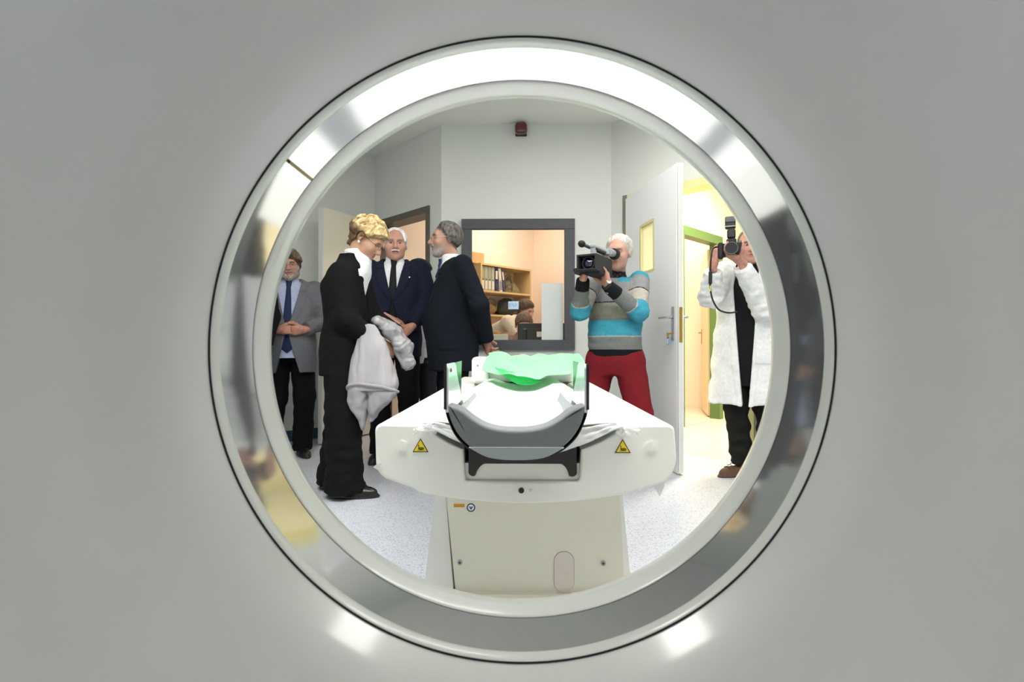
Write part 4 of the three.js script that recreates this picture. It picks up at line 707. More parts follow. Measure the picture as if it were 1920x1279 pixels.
// ---- man in glasses, profile to the left, hands behind his back
{
  const p = new Figure({
    label: 'grey-bearded man with glasses in a dark suit, in profile with hands behind his back', at: [-0.475, 3.83], turn: -1.3, s: 1.02, seed: 5, fine: 0.003, skin: [0.46, 0.25, 0.18], face: { hl: (x, y, z) => z > 0.07 ? 1 : z > 0 ? -0.02 + Math.pow(z / 0.08, 0.9) * 0.1 : -0.02 + z / 0.1 * 0.07, hairCol: [0.07, 0.06, 0.055], nose: 2.2, open: 1, brow: [0.1, 0.08, 0.07], stubble: [0.3, 0.27, 0.25], squint: 0.004 },
    J: { hips: [0, 0.92, -0.01], waist: [0, 1.06, 0.02], chest: [0, 1.3, -0.01], neck: [0, 1.465, 0.01], head: [0, 1.607, 0.06], rot: [-0.03, 0.05, 0],
      L: { sh: [0.18, 1.405, -0.03], el: [0.265, 1.13, -0.13], wr: [0.12, 0.885, -0.215], f: [-0.6, -0.75, -0.1], p: [0.1, 0.1, -1], curl: [0.7, 0.7, 0.5] }, R: { sh: [-0.18, 1.405, -0.03], el: [-0.265, 1.13, -0.13], wr: [-0.03, 0.885, -0.225], f: [0.7, -0.55, -0.1], p: [-0.1, 0.1, -1], curl: [0.7, 0.7, 0.5] } },
  });
  p.body();
  p.hair((x, y, z) => { const hl = z > 0 ? -0.012 + Math.pow(z / 0.08, 0.9) * 0.1 : -0.012 + z / 0.1 * 0.07; const m = step(-0.006, 0.03, y - hl) * step(0.075, 0.03, z); return m * 0.014 - 0.01 * (1 - m); }, [0.035, 0.03, 0.028], [0.2, 0.175, 0.16], { freq: 80, amp: 0.003 });
  p.beard((x, y, z) => { const ax = Math.abs(x), low = step(-0.078, -0.1, y - (ax > 0.03 ? (ax - 0.03) * 0.7 : 0)) * step(0.0, 0.05, z), mo = step(0.032, 0.024, ax) * step(0.009, 0.005, Math.abs(y + 0.051)) * step(0.05, 0.06, z), k = Math.max(low, mo); return k * 0.004 + mo * 0.006 - 0.009 * (1 - k); }, [0.22, 0.19, 0.17], [0.48, 0.42, 0.38]);
  p.glasses(std(0xc8bfae, 0.25, { metalness: 0.8 }));
  p.torso('shirt', shirtRows(0.03), WHITE, { cell: 0.007 });
  p.tie(0.88, 1.468, [0.02, 0.04, 0.12], 0.042);
  p.jacket('jacket', [[0.69, 0.205, 0.17, 0.012], [0.8, 0.205, 0.178, 0.02], [0.92, 0.2, 0.185, 0.025], [1.06, 0.19, 0.182, 0.015], [1.18, 0.196, 0.17, 0.0], [1.3, 0.207, 0.15, -0.005], [1.38, 0.2, 0.128, -0.012], [1.43, 0.168, 0.1, -0.018], [1.46, 0.115, 0.082, -0.024], [1.492, 0.076, 0.066, -0.03]], DNAVY, { yb: 0.9, yc: 1.46, w: 0.09, lap: 0.065, split: 0.05 },
    { extra: (d, x, y, z) => x > 0.1 && y > 0.83 && y < 0.93 && z > 0.0 && z < 0.14 && d < 0.02 ? d - 0.006 * step(0.93, 0.922, y) * step(0.83, 0.84, y) * step(0.14, 0.13, z) * step(0, 0.01, z) : d });
  for (let k = 0; k < 4; k++) { const a = p.J.L, dr = nrm(sub3(a.wr, a.el)), q = add3(a.wr, dr, -0.05 - k * 0.018); part('cuff_button', new THREE.SphereGeometry(0.005, 8, 6).translate(q[0] + 0.05, q[1], q[2] - 0.012), M.rubber, p.g); }
  p.trousers(BLACK, { r: [0.11, 0.09, 0.085, 0.085] }); p.shoes(BLACK);
}
// ---- bearded man in grey jacket at the far left
{
  const p = new Figure({
    label: 'bearded man in a grey jacket and blue tie at the far left, hands folded', at: [-1.845, 4.25], turn: 0.3, s: 0.955, seed: 12, fine: 0.003, skin: [0.46, 0.23, 0.165], face: { hl: (x, y, z) => z > 0 ? -0.006 + Math.pow(z / 0.085, 1.3) * 0.055 : -0.02 + z * 0.75, hairCol: [0.09, 0.06, 0.04], fat: 0.012, jaw: 0.012, brow: [0.1, 0.07, 0.05], squint: 0.0022 },
    J: { head: [-0.01, 1.588, 0.05], neck: [0, 1.455, 0.0], rot: [0.1, 0.1, 0.1],
      R: { sh: [-0.195, 1.395, 0], el: [-0.285, 1.14, 0.06], wr: [-0.06, 1.045, 0.25], f: [0.95, 0.05, 0.15], p: [0, -0.25, -1], curl: [0.35, 0.55, 0.35], thumb: [0.5, 0.8, 0] }, L: { sh: [0.195, 1.395, 0], el: [0.3, 1.13, 0.05], wr: [0.135, 1.05, 0.245], f: [-0.95, -0.12, 0.22], p: [0, 0.2, -1], curl: [0.55, 0.6, 0.35], thumb: [0.55, 0.8, 0] },
      legL: { hip: [0.09, 0.9, 0], kn: [0.12, 0.49, 0.03], an: [0.1, 0.08, 0.0], out: 0.3 }, legR: { hip: [-0.09, 0.9, 0], kn: [-0.1, 0.49, 0.02], an: [-0.16, 0.08, 0.0], out: -0.2 } },
  });
  p.body();
  p.hair((x, y, z) => { const hl = z > 0 ? 0.0 + Math.pow(z / 0.085, 1.3) * (0.046 - 0.25 * x) : -0.03 + z * 0.75; const m = step(-0.004, 0.028, y - hl); return m * (0.03 + 0.008 * N3(x * 20, y * 20, z * 20) + 0.006 * step(0.02, 0.06, z)) - 0.014 * (1 - m); }, [0.04, 0.026, 0.018], [0.24, 0.16, 0.1], { freq: 55, amp: 0.006 });
  p.beard((x, y, z) => { const ax = Math.abs(x), low = step(-0.068, -0.082, y - (ax > 0.03 ? (ax - 0.03) * 1.4 : 0)) * step(-0.01, 0.02, z), mo = step(0.036, 0.028, ax) * step(0.009, 0.005, Math.abs(y + 0.05 + ax * ax * 8)) * step(0.05, 0.06, z), side = step(0.03, 0.038, ax) * step(-0.03, -0.05, y) * step(0.0, 0.02, z), k = Math.max(low, mo, 0 * side); return k * 0.006 + mo * 0.004 - 0.01 * (1 - k); }, [0.16, 0.13, 0.11], [0.5, 0.45, 0.41]);
  p.glasses(std(0x9a9a9a, 0.25, { metalness: 0.8 }));
  p.torso('shirt', shirtRows(0.05, 0.82), [0.4, 0.45, 0.62], { cell: 0.007 });
  p.tie(0.86, 1.462, [0.014, 0.026, 0.075], 0.045);
  p.jacket('jacket', suitRows(0.05, 0.7).map((r) => [r[0], r[1] + 0.015, r[2], r[3]]), [0.145, 0.145, 0.165], { yb: 1.06, yc: 1.45, w: 0.1, lap: 0.07, split: 0.1, sp: 1.1 }, { arm: [0.076, 0.07, 0.056], fold: 0.012 });
  p.trousers(BLACK, { r: [0.105, 0.088, 0.082, 0.08] }); p.shoes(BLACK);
}
// ---- person in black at the very edge, only a sleeve and a hand show beside the bore
{
  const p = new Figure({
    label: 'person in black half hidden by the rim in front of the bearded man', at: [-1.985, 3.72], turn: 0.5, s: 0.97, seed: 15, skin: [0.42, 0.22, 0.14], fine: 0.006,
    J: { L: { sh: [0.175, 1.4, 0], el: [0.22, 1.12, 0.01], wr: [0.175, 0.9, 0.12], f: [-0.3, -0.8, 0.5], p: [-0.8, 0, -0.4], curl: [0.7, 0.7, 0.5] }, R: { sh: [-0.175, 1.4, 0], el: [-0.22, 1.12, 0.0], wr: [-0.17, 0.9, 0.1], f: [0.3, -0.8, 0.5], p: [0.8, 0, -0.4], curl: [0.7, 0.7, 0.5] } },
  });
  p.body();
  p.hair((x, y, z) => { const m = step(-0.004, 0.014, y - hairline(z)); return m * 0.014 - 0.012 * (1 - m); }, [0.03, 0.025, 0.02], [0.08, 0.06, 0.05]);
  p.torso('shirt', shirtRows(0.01), WHITE, { cell: 0.012 });
  p.jacket('coat', suitRows(0.01, 0.74), BLACK, { yb: 1.1, yc: 1.46, w: 0.07, lap: 0.06, split: 0.04 }, { cell: 0.009 });
  p.trousers(BLACK, { cell: 0.012 }); p.shoes(BLACK);
}
// ---- dark-haired person behind the two men
{
  const p = new Figure({
    label: 'person with long black hair and white top, mostly hidden between the two men in suits', at: [-0.86, 4.48], turn: 0.75, s: 0.915, seed: 17, skin: [0.5, 0.28, 0.2], fine: 0.006, J: { head: [0.0, 1.61, 0.03], rot: [0.2, 0.6, 0] },
  });
  p.body();
  p.hair((x, y, z) => { const m = step(-0.004, 0.02, y - (z > 0.02 ? (z - 0.02) * 0.8 : -0.16)); return m * 0.03 - 0.014 * (1 - m); }, [0.006, 0.005, 0.005], [0.02, 0.017, 0.016], { base: uni([cranium, cap([0, 0, -0.04], [0, -0.13, -0.05], 0.075, 0.07)], 0.03) });
  p.torso('top', shirtRows(0.015), WHITE, { cell: 0.01 });
  p.jacket('cardigan', suitRows(0.01, 0.8), WHITE, { yb: 1.1, yc: 1.46, w: 0.05, lap: 0.03, split: 0.04 }, { cell: 0.01 });
  p.trousers([0.03, 0.03, 0.04], { cell: 0.012 }); p.shoes(BLACK);
}
// ---- man filming, striped sweater and red trousers
{
  const at = [0.64, 3.6], turn = -0.38;
  const probe = { w: (dx, y, dz) => { const c = Math.cos(turn), n = Math.sin(turn), s = 0.95; return [(dx * c - dz * n) / s, y / s, (dx * n + dz * c) / s]; } }, w = probe.w;
  const p = new Figure({
    label: 'grey-haired man in a striped turquoise sweater and red trousers, filming', at, turn, s: 0.95, seed: 21, skin: [0.56, 0.31, 0.23], face: { hl: (x, y, z) => z > 0.05 ? 1 : z > 0 ? -0.008 + Math.pow(z / 0.08, 1.1) * 0.09 : -0.02 + z * 0.68, hairCol: [0.5, 0.46, 0.42], brow: [0.3, 0.24, 0.2], jaw: 0.004, squint: 0.003 },
    J: { hips: [0, 0.86, 0], waist: [0, 1.0, 0.0], chest: [0, 1.26, -0.03], neck: [0, 1.43, -0.045], head: w(0.02, 1.5, 0.03), rot: [0.1, -0.12, -0.06],
      R: { sh: w(-0.145, 1.315, 0.0), el: w(-0.255, 1.1, 0.15), wr: w(-0.25, 1.29, 0.3), f: w(0.1, 0.9, 0.12), p: w(0.9, 0, -0.1), curl: [0.55, 0.7, 0.5], thumb: [0.35, 0.8, 0.5] }, L: { sh: w(0.16, 1.315, 0.02), el: w(0.115, 1.09, 0.2), wr: w(-0.1, 1.245, 0.32), f: w(-0.25, 0.95, 0.1), p: w(-0.8, 0.0, 0.35), curl: [0.3, 0.25, 0.2], thumb: [0.8, 0.55, 0.25] },
      legR: { hip: [-0.1, 0.82, 0], kn: [-0.17, 0.46, 0.02], an: [-0.2, 0.08, -0.02], out: -0.3 }, legL: { hip: [0.1, 0.82, 0], kn: [0.17, 0.46, 0.02], an: [0.21, 0.08, -0.02], out: 0.3 } },
  });
  p.body();
  p.hair((x, y, z) => { const hl = z > 0 ? 0.0 + Math.pow(z / 0.08, 1.1) * 0.09 : -0.012 + z * 0.68; const m = step(-0.004, 0.032, y - hl) * step(0.07, 0.03, z); return m * (0.015 + 0.004 * N3(x * 30, y * 30, z * 30)) - 0.013 * (1 - m); }, [0.42, 0.38, 0.34], [0.78, 0.75, 0.7], { freq: 60, amp: 0.004 });
  const G1 = [0.24, 0.24, 0.25], G2 = [0.17, 0.185, 0.175], BG = [0.4, 0.37, 0.32], BGd = [0.26, 0.25, 0.21], TQ = [0.05, 0.28, 0.38], BK = [0.01, 0.01, 0.012], LINE = [0.45, 0.42, 0.37];
  const J = p.J, tor = column(p.rows([[0.855, 0.178, 0.13], [0.9, 0.186, 0.14, 0.005], [1.0, 0.186, 0.145, 0.01], [1.12, 0.19, 0.142], [1.25, 0.2, 0.135], [1.34, 0.19, 0.115], [1.385, 0.14, 0.09], [1.41, 0.09, 0.075]]), 2.4), sl = p.sleeves(0.07, 0.062, 0.042, { fold: 0.009, cut: 0.0 });
  const knit = (x, y, z) => { let d = tor(x, y, z); if (d < 0.05) d += 0.006 * N3(x * 8, y * 22, z * 8) + 0.003 * N3(x * 25, y * 30, z * 25); return smin(d, sl(x, y, z), 0.022); };
  const armT = (a, x, y, z) => { const u = sub3(a.el, a.sh), v = sub3(a.wr, a.el), lu = Math.hypot(...u), lv = Math.hypot(...v), q = sub3([x, y, z], a.sh), r = sub3([x, y, z], a.el), t1 = clamp(dt(q, u) / lu / lu, 0, 1), t2 = clamp(dt(r, v) / lv / lv, 0, 1.2), d1 = Math.hypot(...sub3(q, u.map((k) => k * t1))), d2 = Math.hypot(...sub3(r, v.map((k) => k * t2))); return d1 < d2 ? [t1 * 0.5, d1] : [0.5 + t2 * 0.5, d2]; };
  const band = (edges, t) => { for (const [e, c] of edges) if (t < e) return c; return edges[edges.length - 1][1]; };
  part('sweater', netMesh(knit, add3(p.box[0], [-0.03, 0.6, -0.03]), add3(p.box[1], [0.03, 0.02, 0.03]), 0.0055, (x, y, z) => {
    const dT = tor(x, y, z), aL = armT(J.L, x, y, z), aR = armT(J.R, x, y, z), a = aL[1] < aR[1] ? aL : aR; let c;
    if (a[1] < 0.085 && a[1] - 0.06 < dT + 0.015 && a[0] > 0.02) c = band([[0.21, G1], [0.225, BK], [0.4, BG], [0.62, TQ], [0.635, LINE], [0.86, G2], [1.2, BK]], a[0]);
    else c = band([[0.9, BK], [0.985, G2], [0.992, LINE], [1.105, TQ], [1.113, [0.2, 0.17, 0.13]], [1.225, BGd], [1.232, BK], [1.37, G1], [1.5, x > 0.03 ? TQ : G1]], y);
    const n = 1 + 0.18 * N3(x * 120, y * 120, z * 120); return [c[0] * n, c[1] * n, c[2] * n];
  }), CLOTHM, p.g);
  p.torso('shirt_collar', [[1.36, 0.1, 0.085], [1.4, 0.082, 0.078, 0.004], [1.43, 0.07, 0.072, 0.006], [1.465, 0.063, 0.066, 0.004]], (x, y, z) => (Math.sin(x * 190) * Math.sin(y * 190) > 0.2 ? [0.05, 0.04, 0.05] : [0.012, 0.012, 0.018]), { cell: 0.006 });
  p.trousers([0.17, 0.012, 0.018], { r: [0.108, 0.092, 0.085, 0.085], top: 0.9, pel: [[0.72, 0.155, 0.11], [0.8, 0.18, 0.128], [0.88, 0.18, 0.13]], wr: 0.01 });
  p.shoes([0.05, 0.03, 0.02]);
  // wristwatch
  { const a = J.L, d = nrm(sub3(a.wr, a.el)), q = add3(a.wr, d, 0.012); const m = new THREE.Matrix4().lookAt(V3(0, 0, 0), V3(...d), V3(0, 1, 0)).setPosition(...q); const wt = part('watch_strap', new THREE.TorusGeometry(0.031, 0.006, 8, 28).scale(1, 1, 2.2).applyMatrix4(m), M.rubber, p.g); const c = w(0.25, 0.55, 0.85), cn = nrm(c); part('watch_case', cyl(0.017, 0.017, 0.009, 0, 0, 0, 'z', 24).applyMatrix4(new THREE.Matrix4().lookAt(V3(...cn), V3(0, 0, 0), V3(0, 1, 0)).setPosition(...add3(q, cn, 0.036))), std(0xd8d8d6, 0.2, { metalness: 0.5 }), wt); }
}
// ---- photographer in white lab coat at the right edge
{
  const at = [1.545, 3.66], turn = -0.45, s = 0.98, c = Math.cos(turn), n = Math.sin(turn), w = (dx, y, dz) => [(dx * c - dz * n) / s, y / s, (dx * n + dz * c) / s];
  const p = new Figure({
    label: 'photographer in a white lab coat at the right edge, camera at his face', at, turn, s, seed: 27, skin: [0.5, 0.25, 0.19], face: { fat: 0.008 },
    J: { neck: [0, 1.45, 0.0], head: w(0.02, 1.55, 0.03), rot: [0.05, 0.1, 0],
      R: { sh: w(-0.15, 1.375, 0), el: w(-0.29, 1.2, 0.14), wr: w(-0.32, 1.395, 0.27), f: w(0.12, 0.9, 0.05), p: w(0.85, -0.1, -0.3), curl: [0.5, 0.7, 0.5], thumb: [0.4, 0.8, 0.5] }, L: { sh: w(0.18, 1.375, 0), el: w(0.025, 1.12, 0.2), wr: w(-0.18, 1.405, 0.33), f: w(-0.75, 0.35, 0.2), p: w(0.1, 0.9, 0.1), curl: [0.5, 0.6, 0.4], thumb: [0.75, 0.5, 0.65] },
      legR: { hip: [-0.088, 0.9, 0], kn: [-0.07, 0.5, 0.03], an: [-0.03, 0.08, 0.02], out: -0.75 }, legL: { hip: [0.09, 0.9, 0], kn: [0.12, 0.49, 0], an: [0.16, 0.08, -0.06], out: 0.2 } },
  });
  p.body();
  p.hair((x, y, z) => { const m = step(-0.004, 0.02, y - hairline(z, 0.3) - (z > -0.03 ? 0.05 : 0)); return m * 0.012 - 0.012 * (1 - m); }, [0.1, 0.08, 0.06], [0.3, 0.25, 0.2]);
  p.torso('black_pullover', [[0.62, 0.15, 0.11], [0.8, 0.17, 0.13], [0.95, 0.17, 0.132], [1.1, 0.168, 0.128], [1.25, 0.178, 0.126], [1.36, 0.165, 0.105], [1.42, 0.1, 0.08], [1.46, 0.066, 0.068], [1.505, 0.06, 0.064]], [0.01, 0.01, 0.012], { cell: 0.008 });
  p.jacket('lab_coat', [[0.5, 0.25, 0.18], [0.7, 0.235, 0.17], [0.92, 0.215, 0.16], [1.06, 0.2, 0.15], [1.2, 0.2, 0.146], [1.3, 0.208, 0.142], [1.38, 0.195, 0.122], [1.425, 0.155, 0.098], [1.455, 0.1, 0.08], [1.48, 0.08, 0.07, -0.012]], [0.72, 0.73, 0.73], { yb: 0.3, yc: 1.45, w: 0.085, lap: 0.05, split: 0.06 },
    { arm: [0.084, 0.078, 0.058], fold: 0.016, wr: 0.012, cut: 0.05, extra: (d, x, y, z) => { if (x > 0.06 && x < 0.24 && y > 0.77 && y < 0.94 && z > 0.02 && d < 0.03) d -= 0.009 * step(0.06, 0.068, x) * step(0.77, 0.778, y) * step(0.94, 0.932, y); return d; } });
  p.trousers([0.011, 0.011, 0.01], { r: [0.1, 0.088, 0.08, 0.074], hem: 0.09, wr: 0.014 });
  p.shoes([0.1, 0.05, 0.028], { mat: std(0xffffff, 0.8, { vertexColors: true }) });
  { const q = p.J.legR.an; for (let k = 0; k < 3; k++) part('lace', tube([[q[0] - 0.075 - k * 0.018, 0.078 - k * 0.01, q[2] + 0.03 + k * 0.018], [q[0] - 0.05 - k * 0.018, 0.09 - k * 0.01, q[2] + 0.06 + k * 0.018], [q[0] - 0.03 - k * 0.018, 0.078 - k * 0.01, q[2] + 0.085 + k * 0.018]], 0.003, 8, 5), std(0x3a2a20, 0.8), p.g); }
}
// ---- two people in the control room
{
  const p = new Figure({
    label: 'dark-haired man in a cream shirt bending forward in the control room', at: [-0.25, 5.95], turn: 1.25, s: 0.95, seed: 31, skin: [0.7, 0.4, 0.28], face: { hl: (x, y, z) => z > 0 ? -0.01 + Math.pow(z / 0.085, 1.3) * 0.06 : -0.04 + z * 0.75, hairCol: [0.05, 0.03, 0.018], brow: [0.05, 0.03, 0.02] },
    J: { hips: [0, 0.92, -0.14], waist: [0, 1.03, -0.06], chest: [0, 1.17, 0.1], neck: [0, 1.26, 0.24], head: [0, 1.325, 0.345], rot: [0.3, -0.35, 0],
      R: { sh: [-0.17, 1.2, 0.18], el: [-0.2, 0.98, 0.34], wr: [-0.12, 0.84, 0.5], f: [0, -0.5, 1], p: [0, -1, 0] }, L: { sh: [0.17, 1.2, 0.18], el: [0.2, 0.98, 0.34], wr: [0.12, 0.84, 0.5], f: [0, -0.5, 1], p: [0, -1, 0] } },
  });
  p.body();
  p.hair((x, y, z) => { const hl = z > 0 ? 0.0 + Math.pow(z / 0.085, 1.3) * 0.06 : -0.03 + z * 0.75; const m = step(-0.004, 0.035, y - hl); return m * 0.018 - 0.01 * (1 - m); }, [0.03, 0.018, 0.01], [0.12, 0.07, 0.04], { amp: 0.004 });
  const t = column(p.rows([[0.88, 0.17, 0.13], [0.98, 0.17, 0.15], [1.06, 0.18, 0.17], [1.14, 0.195, 0.165], [1.21, 0.18, 0.125], [1.25, 0.12, 0.09], [1.28, 0.075, 0.075]])), sl = p.sleeves(0.075, 0.066, 0.05, { cut: 0.03 });
  p.mesh('shirt', (x, y, z) => smin(t(x, y, z), sl(x, y, z), 0.03) + 0.008 * N3(x * 14, y * 9, z * 14), [0.72, 0.62, 0.48], 0.009);
  p.trousers([0.05, 0.05, 0.06], { cell: 0.013 }); p.shoes(BLACK);
}
{
  const p = new Figure({
    label: 'seated person with short brown hair low behind the black monitor', at: [0.035, 5.36], turn: 0.1, s: 1, seed: 35, skin: [0.55, 0.28, 0.21], face: { fat: 0.004 },
    J: { hips: [0, 0.5, -0.08], waist: [0, 0.64, -0.08], chest: [0, 0.86, -0.04], neck: [0, 0.97, 0.0], head: [0, 1.082, 0.045], rot: [0.35, 0, 0],
      R: { sh: [-0.17, 0.94, 0], el: [-0.22, 0.75, 0.1], wr: [-0.12, 0.78, 0.28], f: [0.2, 0, 1], p: [0, -1, 0] }, L: { sh: [0.17, 0.94, 0], el: [0.22, 0.75, 0.1], wr: [0.12, 0.78, 0.28], f: [-0.2, 0, 1], p: [0, -1, 0] },
      legL: { hip: [0.09, 0.5, -0.06], kn: [0.12, 0.5, 0.3], an: [0.12, 0.08, 0.2], out: 0.1 }, legR: { hip: [-0.09, 0.5, -0.06], kn: [-0.12, 0.5, 0.3], an: [-0.12, 0.08, 0.2], out: -0.1 } },
  });
  p.body();
  p.hair((x, y, z) => { const m = step(-0.004, 0.035, y - hairline(z, 0.06) + 0.02); return m * 0.012 - 0.012 * (1 - m); }, [0.07, 0.04, 0.022], [0.2, 0.12, 0.07]);
  const t = column(p.rows([[0.48, 0.17, 0.13], [0.64, 0.165, 0.13], [0.86, 0.2, 0.135], [0.93, 0.18, 0.11], [0.98, 0.1, 0.08], [1.02, 0.066, 0.066]])), sl = p.sleeves(0.07, 0.06, 0.046, {});
  p.mesh('jumper', (x, y, z) => smin(t(x, y, z), sl(x, y, z), 0.03), [0.32, 0.18, 0.15], 0.01);
  p.trousers([0.05, 0.05, 0.06], { cell: 0.013, pel: [[0.42, 0.16, 0.13], [0.5, 0.17, 0.13], [0.58, 0.16, 0.12]] }); p.shoes(BLACK);
}

// ================================================================ things held
// grey coat hanging from the woman's hands
{
  const o = thing('grey_coat', 'light grey padded coat hanging from the blonde woman\'s hands', 'coat', [-0.84, 0, -3.02]);
  const col = column([[0.625, 0, 0, 0.142, 0.075], [0.66, 0.002, 0, 0.147, 0.078], [0.72, -0.004, 0, 0.135, 0.072], [0.8, -0.006, 0, 0.115, 0.064], [0.874, -0.004, 0, 0.092, 0.056], [0.94, -0.012, 0, 0.062, 0.046], [1.0, -0.02, 0.0, 0.034, 0.034]], 2);
  const cf = (a, b) => (x, y, z) => mixc(a, b, clamp(0.5 + 0.8 * N3(x * 18, y * 9, z * 18), 0, 1));
  const fold = (x, y, z) => 0.007 * N3(x * 26, y * 4, z * 12 + 4) + 0.004 * N3(x * 50, y * 14, z * 40);
  part('shell', netMesh((x, y, z) => { const d = col(x, y, z); return d < 0.05 ? d + fold(x, y, z) : d; }, [-0.18, 0.6, -0.11], [0.18, 1.03, 0.11], 0.006, cf([0.35, 0.335, 0.355], [0.43, 0.415, 0.435])), CLOTHM, o);
  const roll = tube([[-0.14, 0.625, 0.0], [-0.12, 0.655, 0.05], [-0.06, 0.668, 0.076], [0.0, 0.662, 0.084], [0.07, 0.652, 0.078], [0.13, 0.63, 0.04], [0.148, 0.617, 0.0]], 0.009, 40, 10);
  part('hem_band', roll, std(0xa09ca2, 0.85), o);
  const l1 = column([[0.4, -0.055, 0, 0.008, 0.012], [0.45, -0.055, 0, 0.02, 0.026], [0.5, -0.068, 0, 0.042, 0.045], [0.56, -0.078, 0, 0.058, 0.06], [0.64, -0.072, 0, 0.066, 0.066]], 2.2), l2 = column([[0.452, 0.0, 0.005, 0.012, 0.02], [0.5, 0.01, 0.01, 0.03, 0.04], [0.56, 0.04, 0.008, 0.066, 0.056], [0.6, 0.06, 0.006, 0.08, 0.06], [0.64, 0.06, 0, 0.082, 0.064]], 2.2);
  part('lining', netMesh((x, y, z) => { const d = Math.min(l1(x, y, z), l2(x, y, z)); return d < 0.05 ? d + 0.009 * N3(x * 30, y * 20, z * 30) : d; }, [-0.18, 0.38, -0.1], [0.18, 0.66, 0.11], 0.006, cf([0.29, 0.275, 0.3], [0.38, 0.365, 0.39])), CLOTHM, o);
  const sl = uni([cap([0.02, 1.02, -0.05], [0.1, 0.965, -0.045], 0.036, 0.046), cap([0.1, 0.965, -0.045], [0.165, 0.87, -0.05], 0.046, 0.05), cap([0.165, 0.87, -0.05], [0.19, 0.775, -0.05], 0.048, 0.042)], 0.03);
  part('sleeve', netMesh((x, y, z) => { const d = sl(x, y, z); return d < 0.05 ? d + 0.009 * N3(x * 14 + y * 9, y * 20, z * 14) + 0.003 * Math.sin((y * 0.9 - x * 0.5) * 70 + 9 * N3(x * 14, y * 14, z * 24)) + 0.003 * N3(x * 40, y * 50, z * 40) : d; }, [-0.05, 0.7, -0.13], [0.27, 1.09, 0.03], 0.0055, cf([0.21, 0.205, 0.22], [0.34, 0.33, 0.35])), std(0xffffff, 0.35, { vertexColors: true }), o);
}
// shoulder video camera
{
  const o = thing('video_camera', 'black video camera with top handle and eyepiece held up by the filming man', 'video camera', [0.455, 1.365, -3.24], -0.5);
  const bb = (w, h, d, x, y, z, r = 0.006) => box(w, h, d, x, y, z, r);
  part('camera_body', [bb(0.1, 0.125, 0.24, 0.0, 0.0, -0.06, 0.015), bb(0.035, 0.09, 0.15, -0.062, -0.005, -0.05, 0.012)], M.rubber, o);
  const hs = new THREE.Shape(); hs.moveTo(-0.062, -0.046); hs.lineTo(0.062, -0.046); hs.lineTo(0.062, 0.05); hs.lineTo(-0.062, 0.05); hs.closePath(); hs.holes.push(new THREE.Path([[-0.05, -0.035], [-0.05, 0.038], [0.05, 0.038], [0.05, -0.035]].map((q) => new THREE.Vector2(...q))));
  part('lens_hood', extrude(hs, 0.08, 0.004).translate(0, 0, 0.06), M.rubber, o);
  const ln = part('lens', cyl(0.036, 0.04, 0.06, 0, 0, 0.08, 'z', 32), M.black, o);
  part('front_glass', new THREE.SphereGeometry(0.05, 24, 12, 0, Math.PI * 2, 0, 0.72).rotateX(Math.PI / 2).translate(0, 0, 0.072), phy(0x0a0a24, 0.05, { clearcoat: 1 }), ln);
  part('handle', [bb(0.032, 0.024, 0.26, 0.01, 0.108, -0.05, 0.01), bb(0.026, 0.05, 0.04, 0.01, 0.08, 0.05, 0.006), bb(0.026, 0.05, 0.04, 0.01, 0.08, -0.15, 0.006)], M.greyL, o);
  part('handle_grip', bb(0.036, 0.02, 0.2, 0.01, 0.094, -0.05, 0.008), M.black, o);
  const mic = part('microphone', cyl(0.011, 0.011, 0.12, -0.035, 0.115, 0.06, 'z', 18), M.grey, o);
  part('foam_windscreen', new THREE.SphereGeometry(0.021, 18, 14).scale(1, 1, 1.5).translate(-0.035, 0.115, 0.125), M.rubber, mic);
  part('viewfinder', [cyl(0.022, 0.026, 0.1, 0.035, 0.105, -0.2, 'z', 24), bb(0.05, 0.035, 0.06, 0.02, 0.1, -0.15, 0.008)], M.greyL, o);
  part('eyecup', cyl(0.037, 0.034, 0.03, 0.037, 0.105, -0.245, 'z', 28), M.rubber, o);
  part('side_grip', [cyl(0.02, 0.02, 0.05, -0.095, -0.035, 0.03, 'z', 20), bb(0.02, 0.08, 0.1, -0.085, 0.0, -0.02, 0.008)], M.rubber, o);
  part('hand_strap', tube([[-0.08, -0.02, 0.05], [-0.125, -0.02, 0.02], [-0.13, -0.02, -0.06], [-0.08, -0.02, -0.1]], 0.009, 24, 8), M.black, o);
}
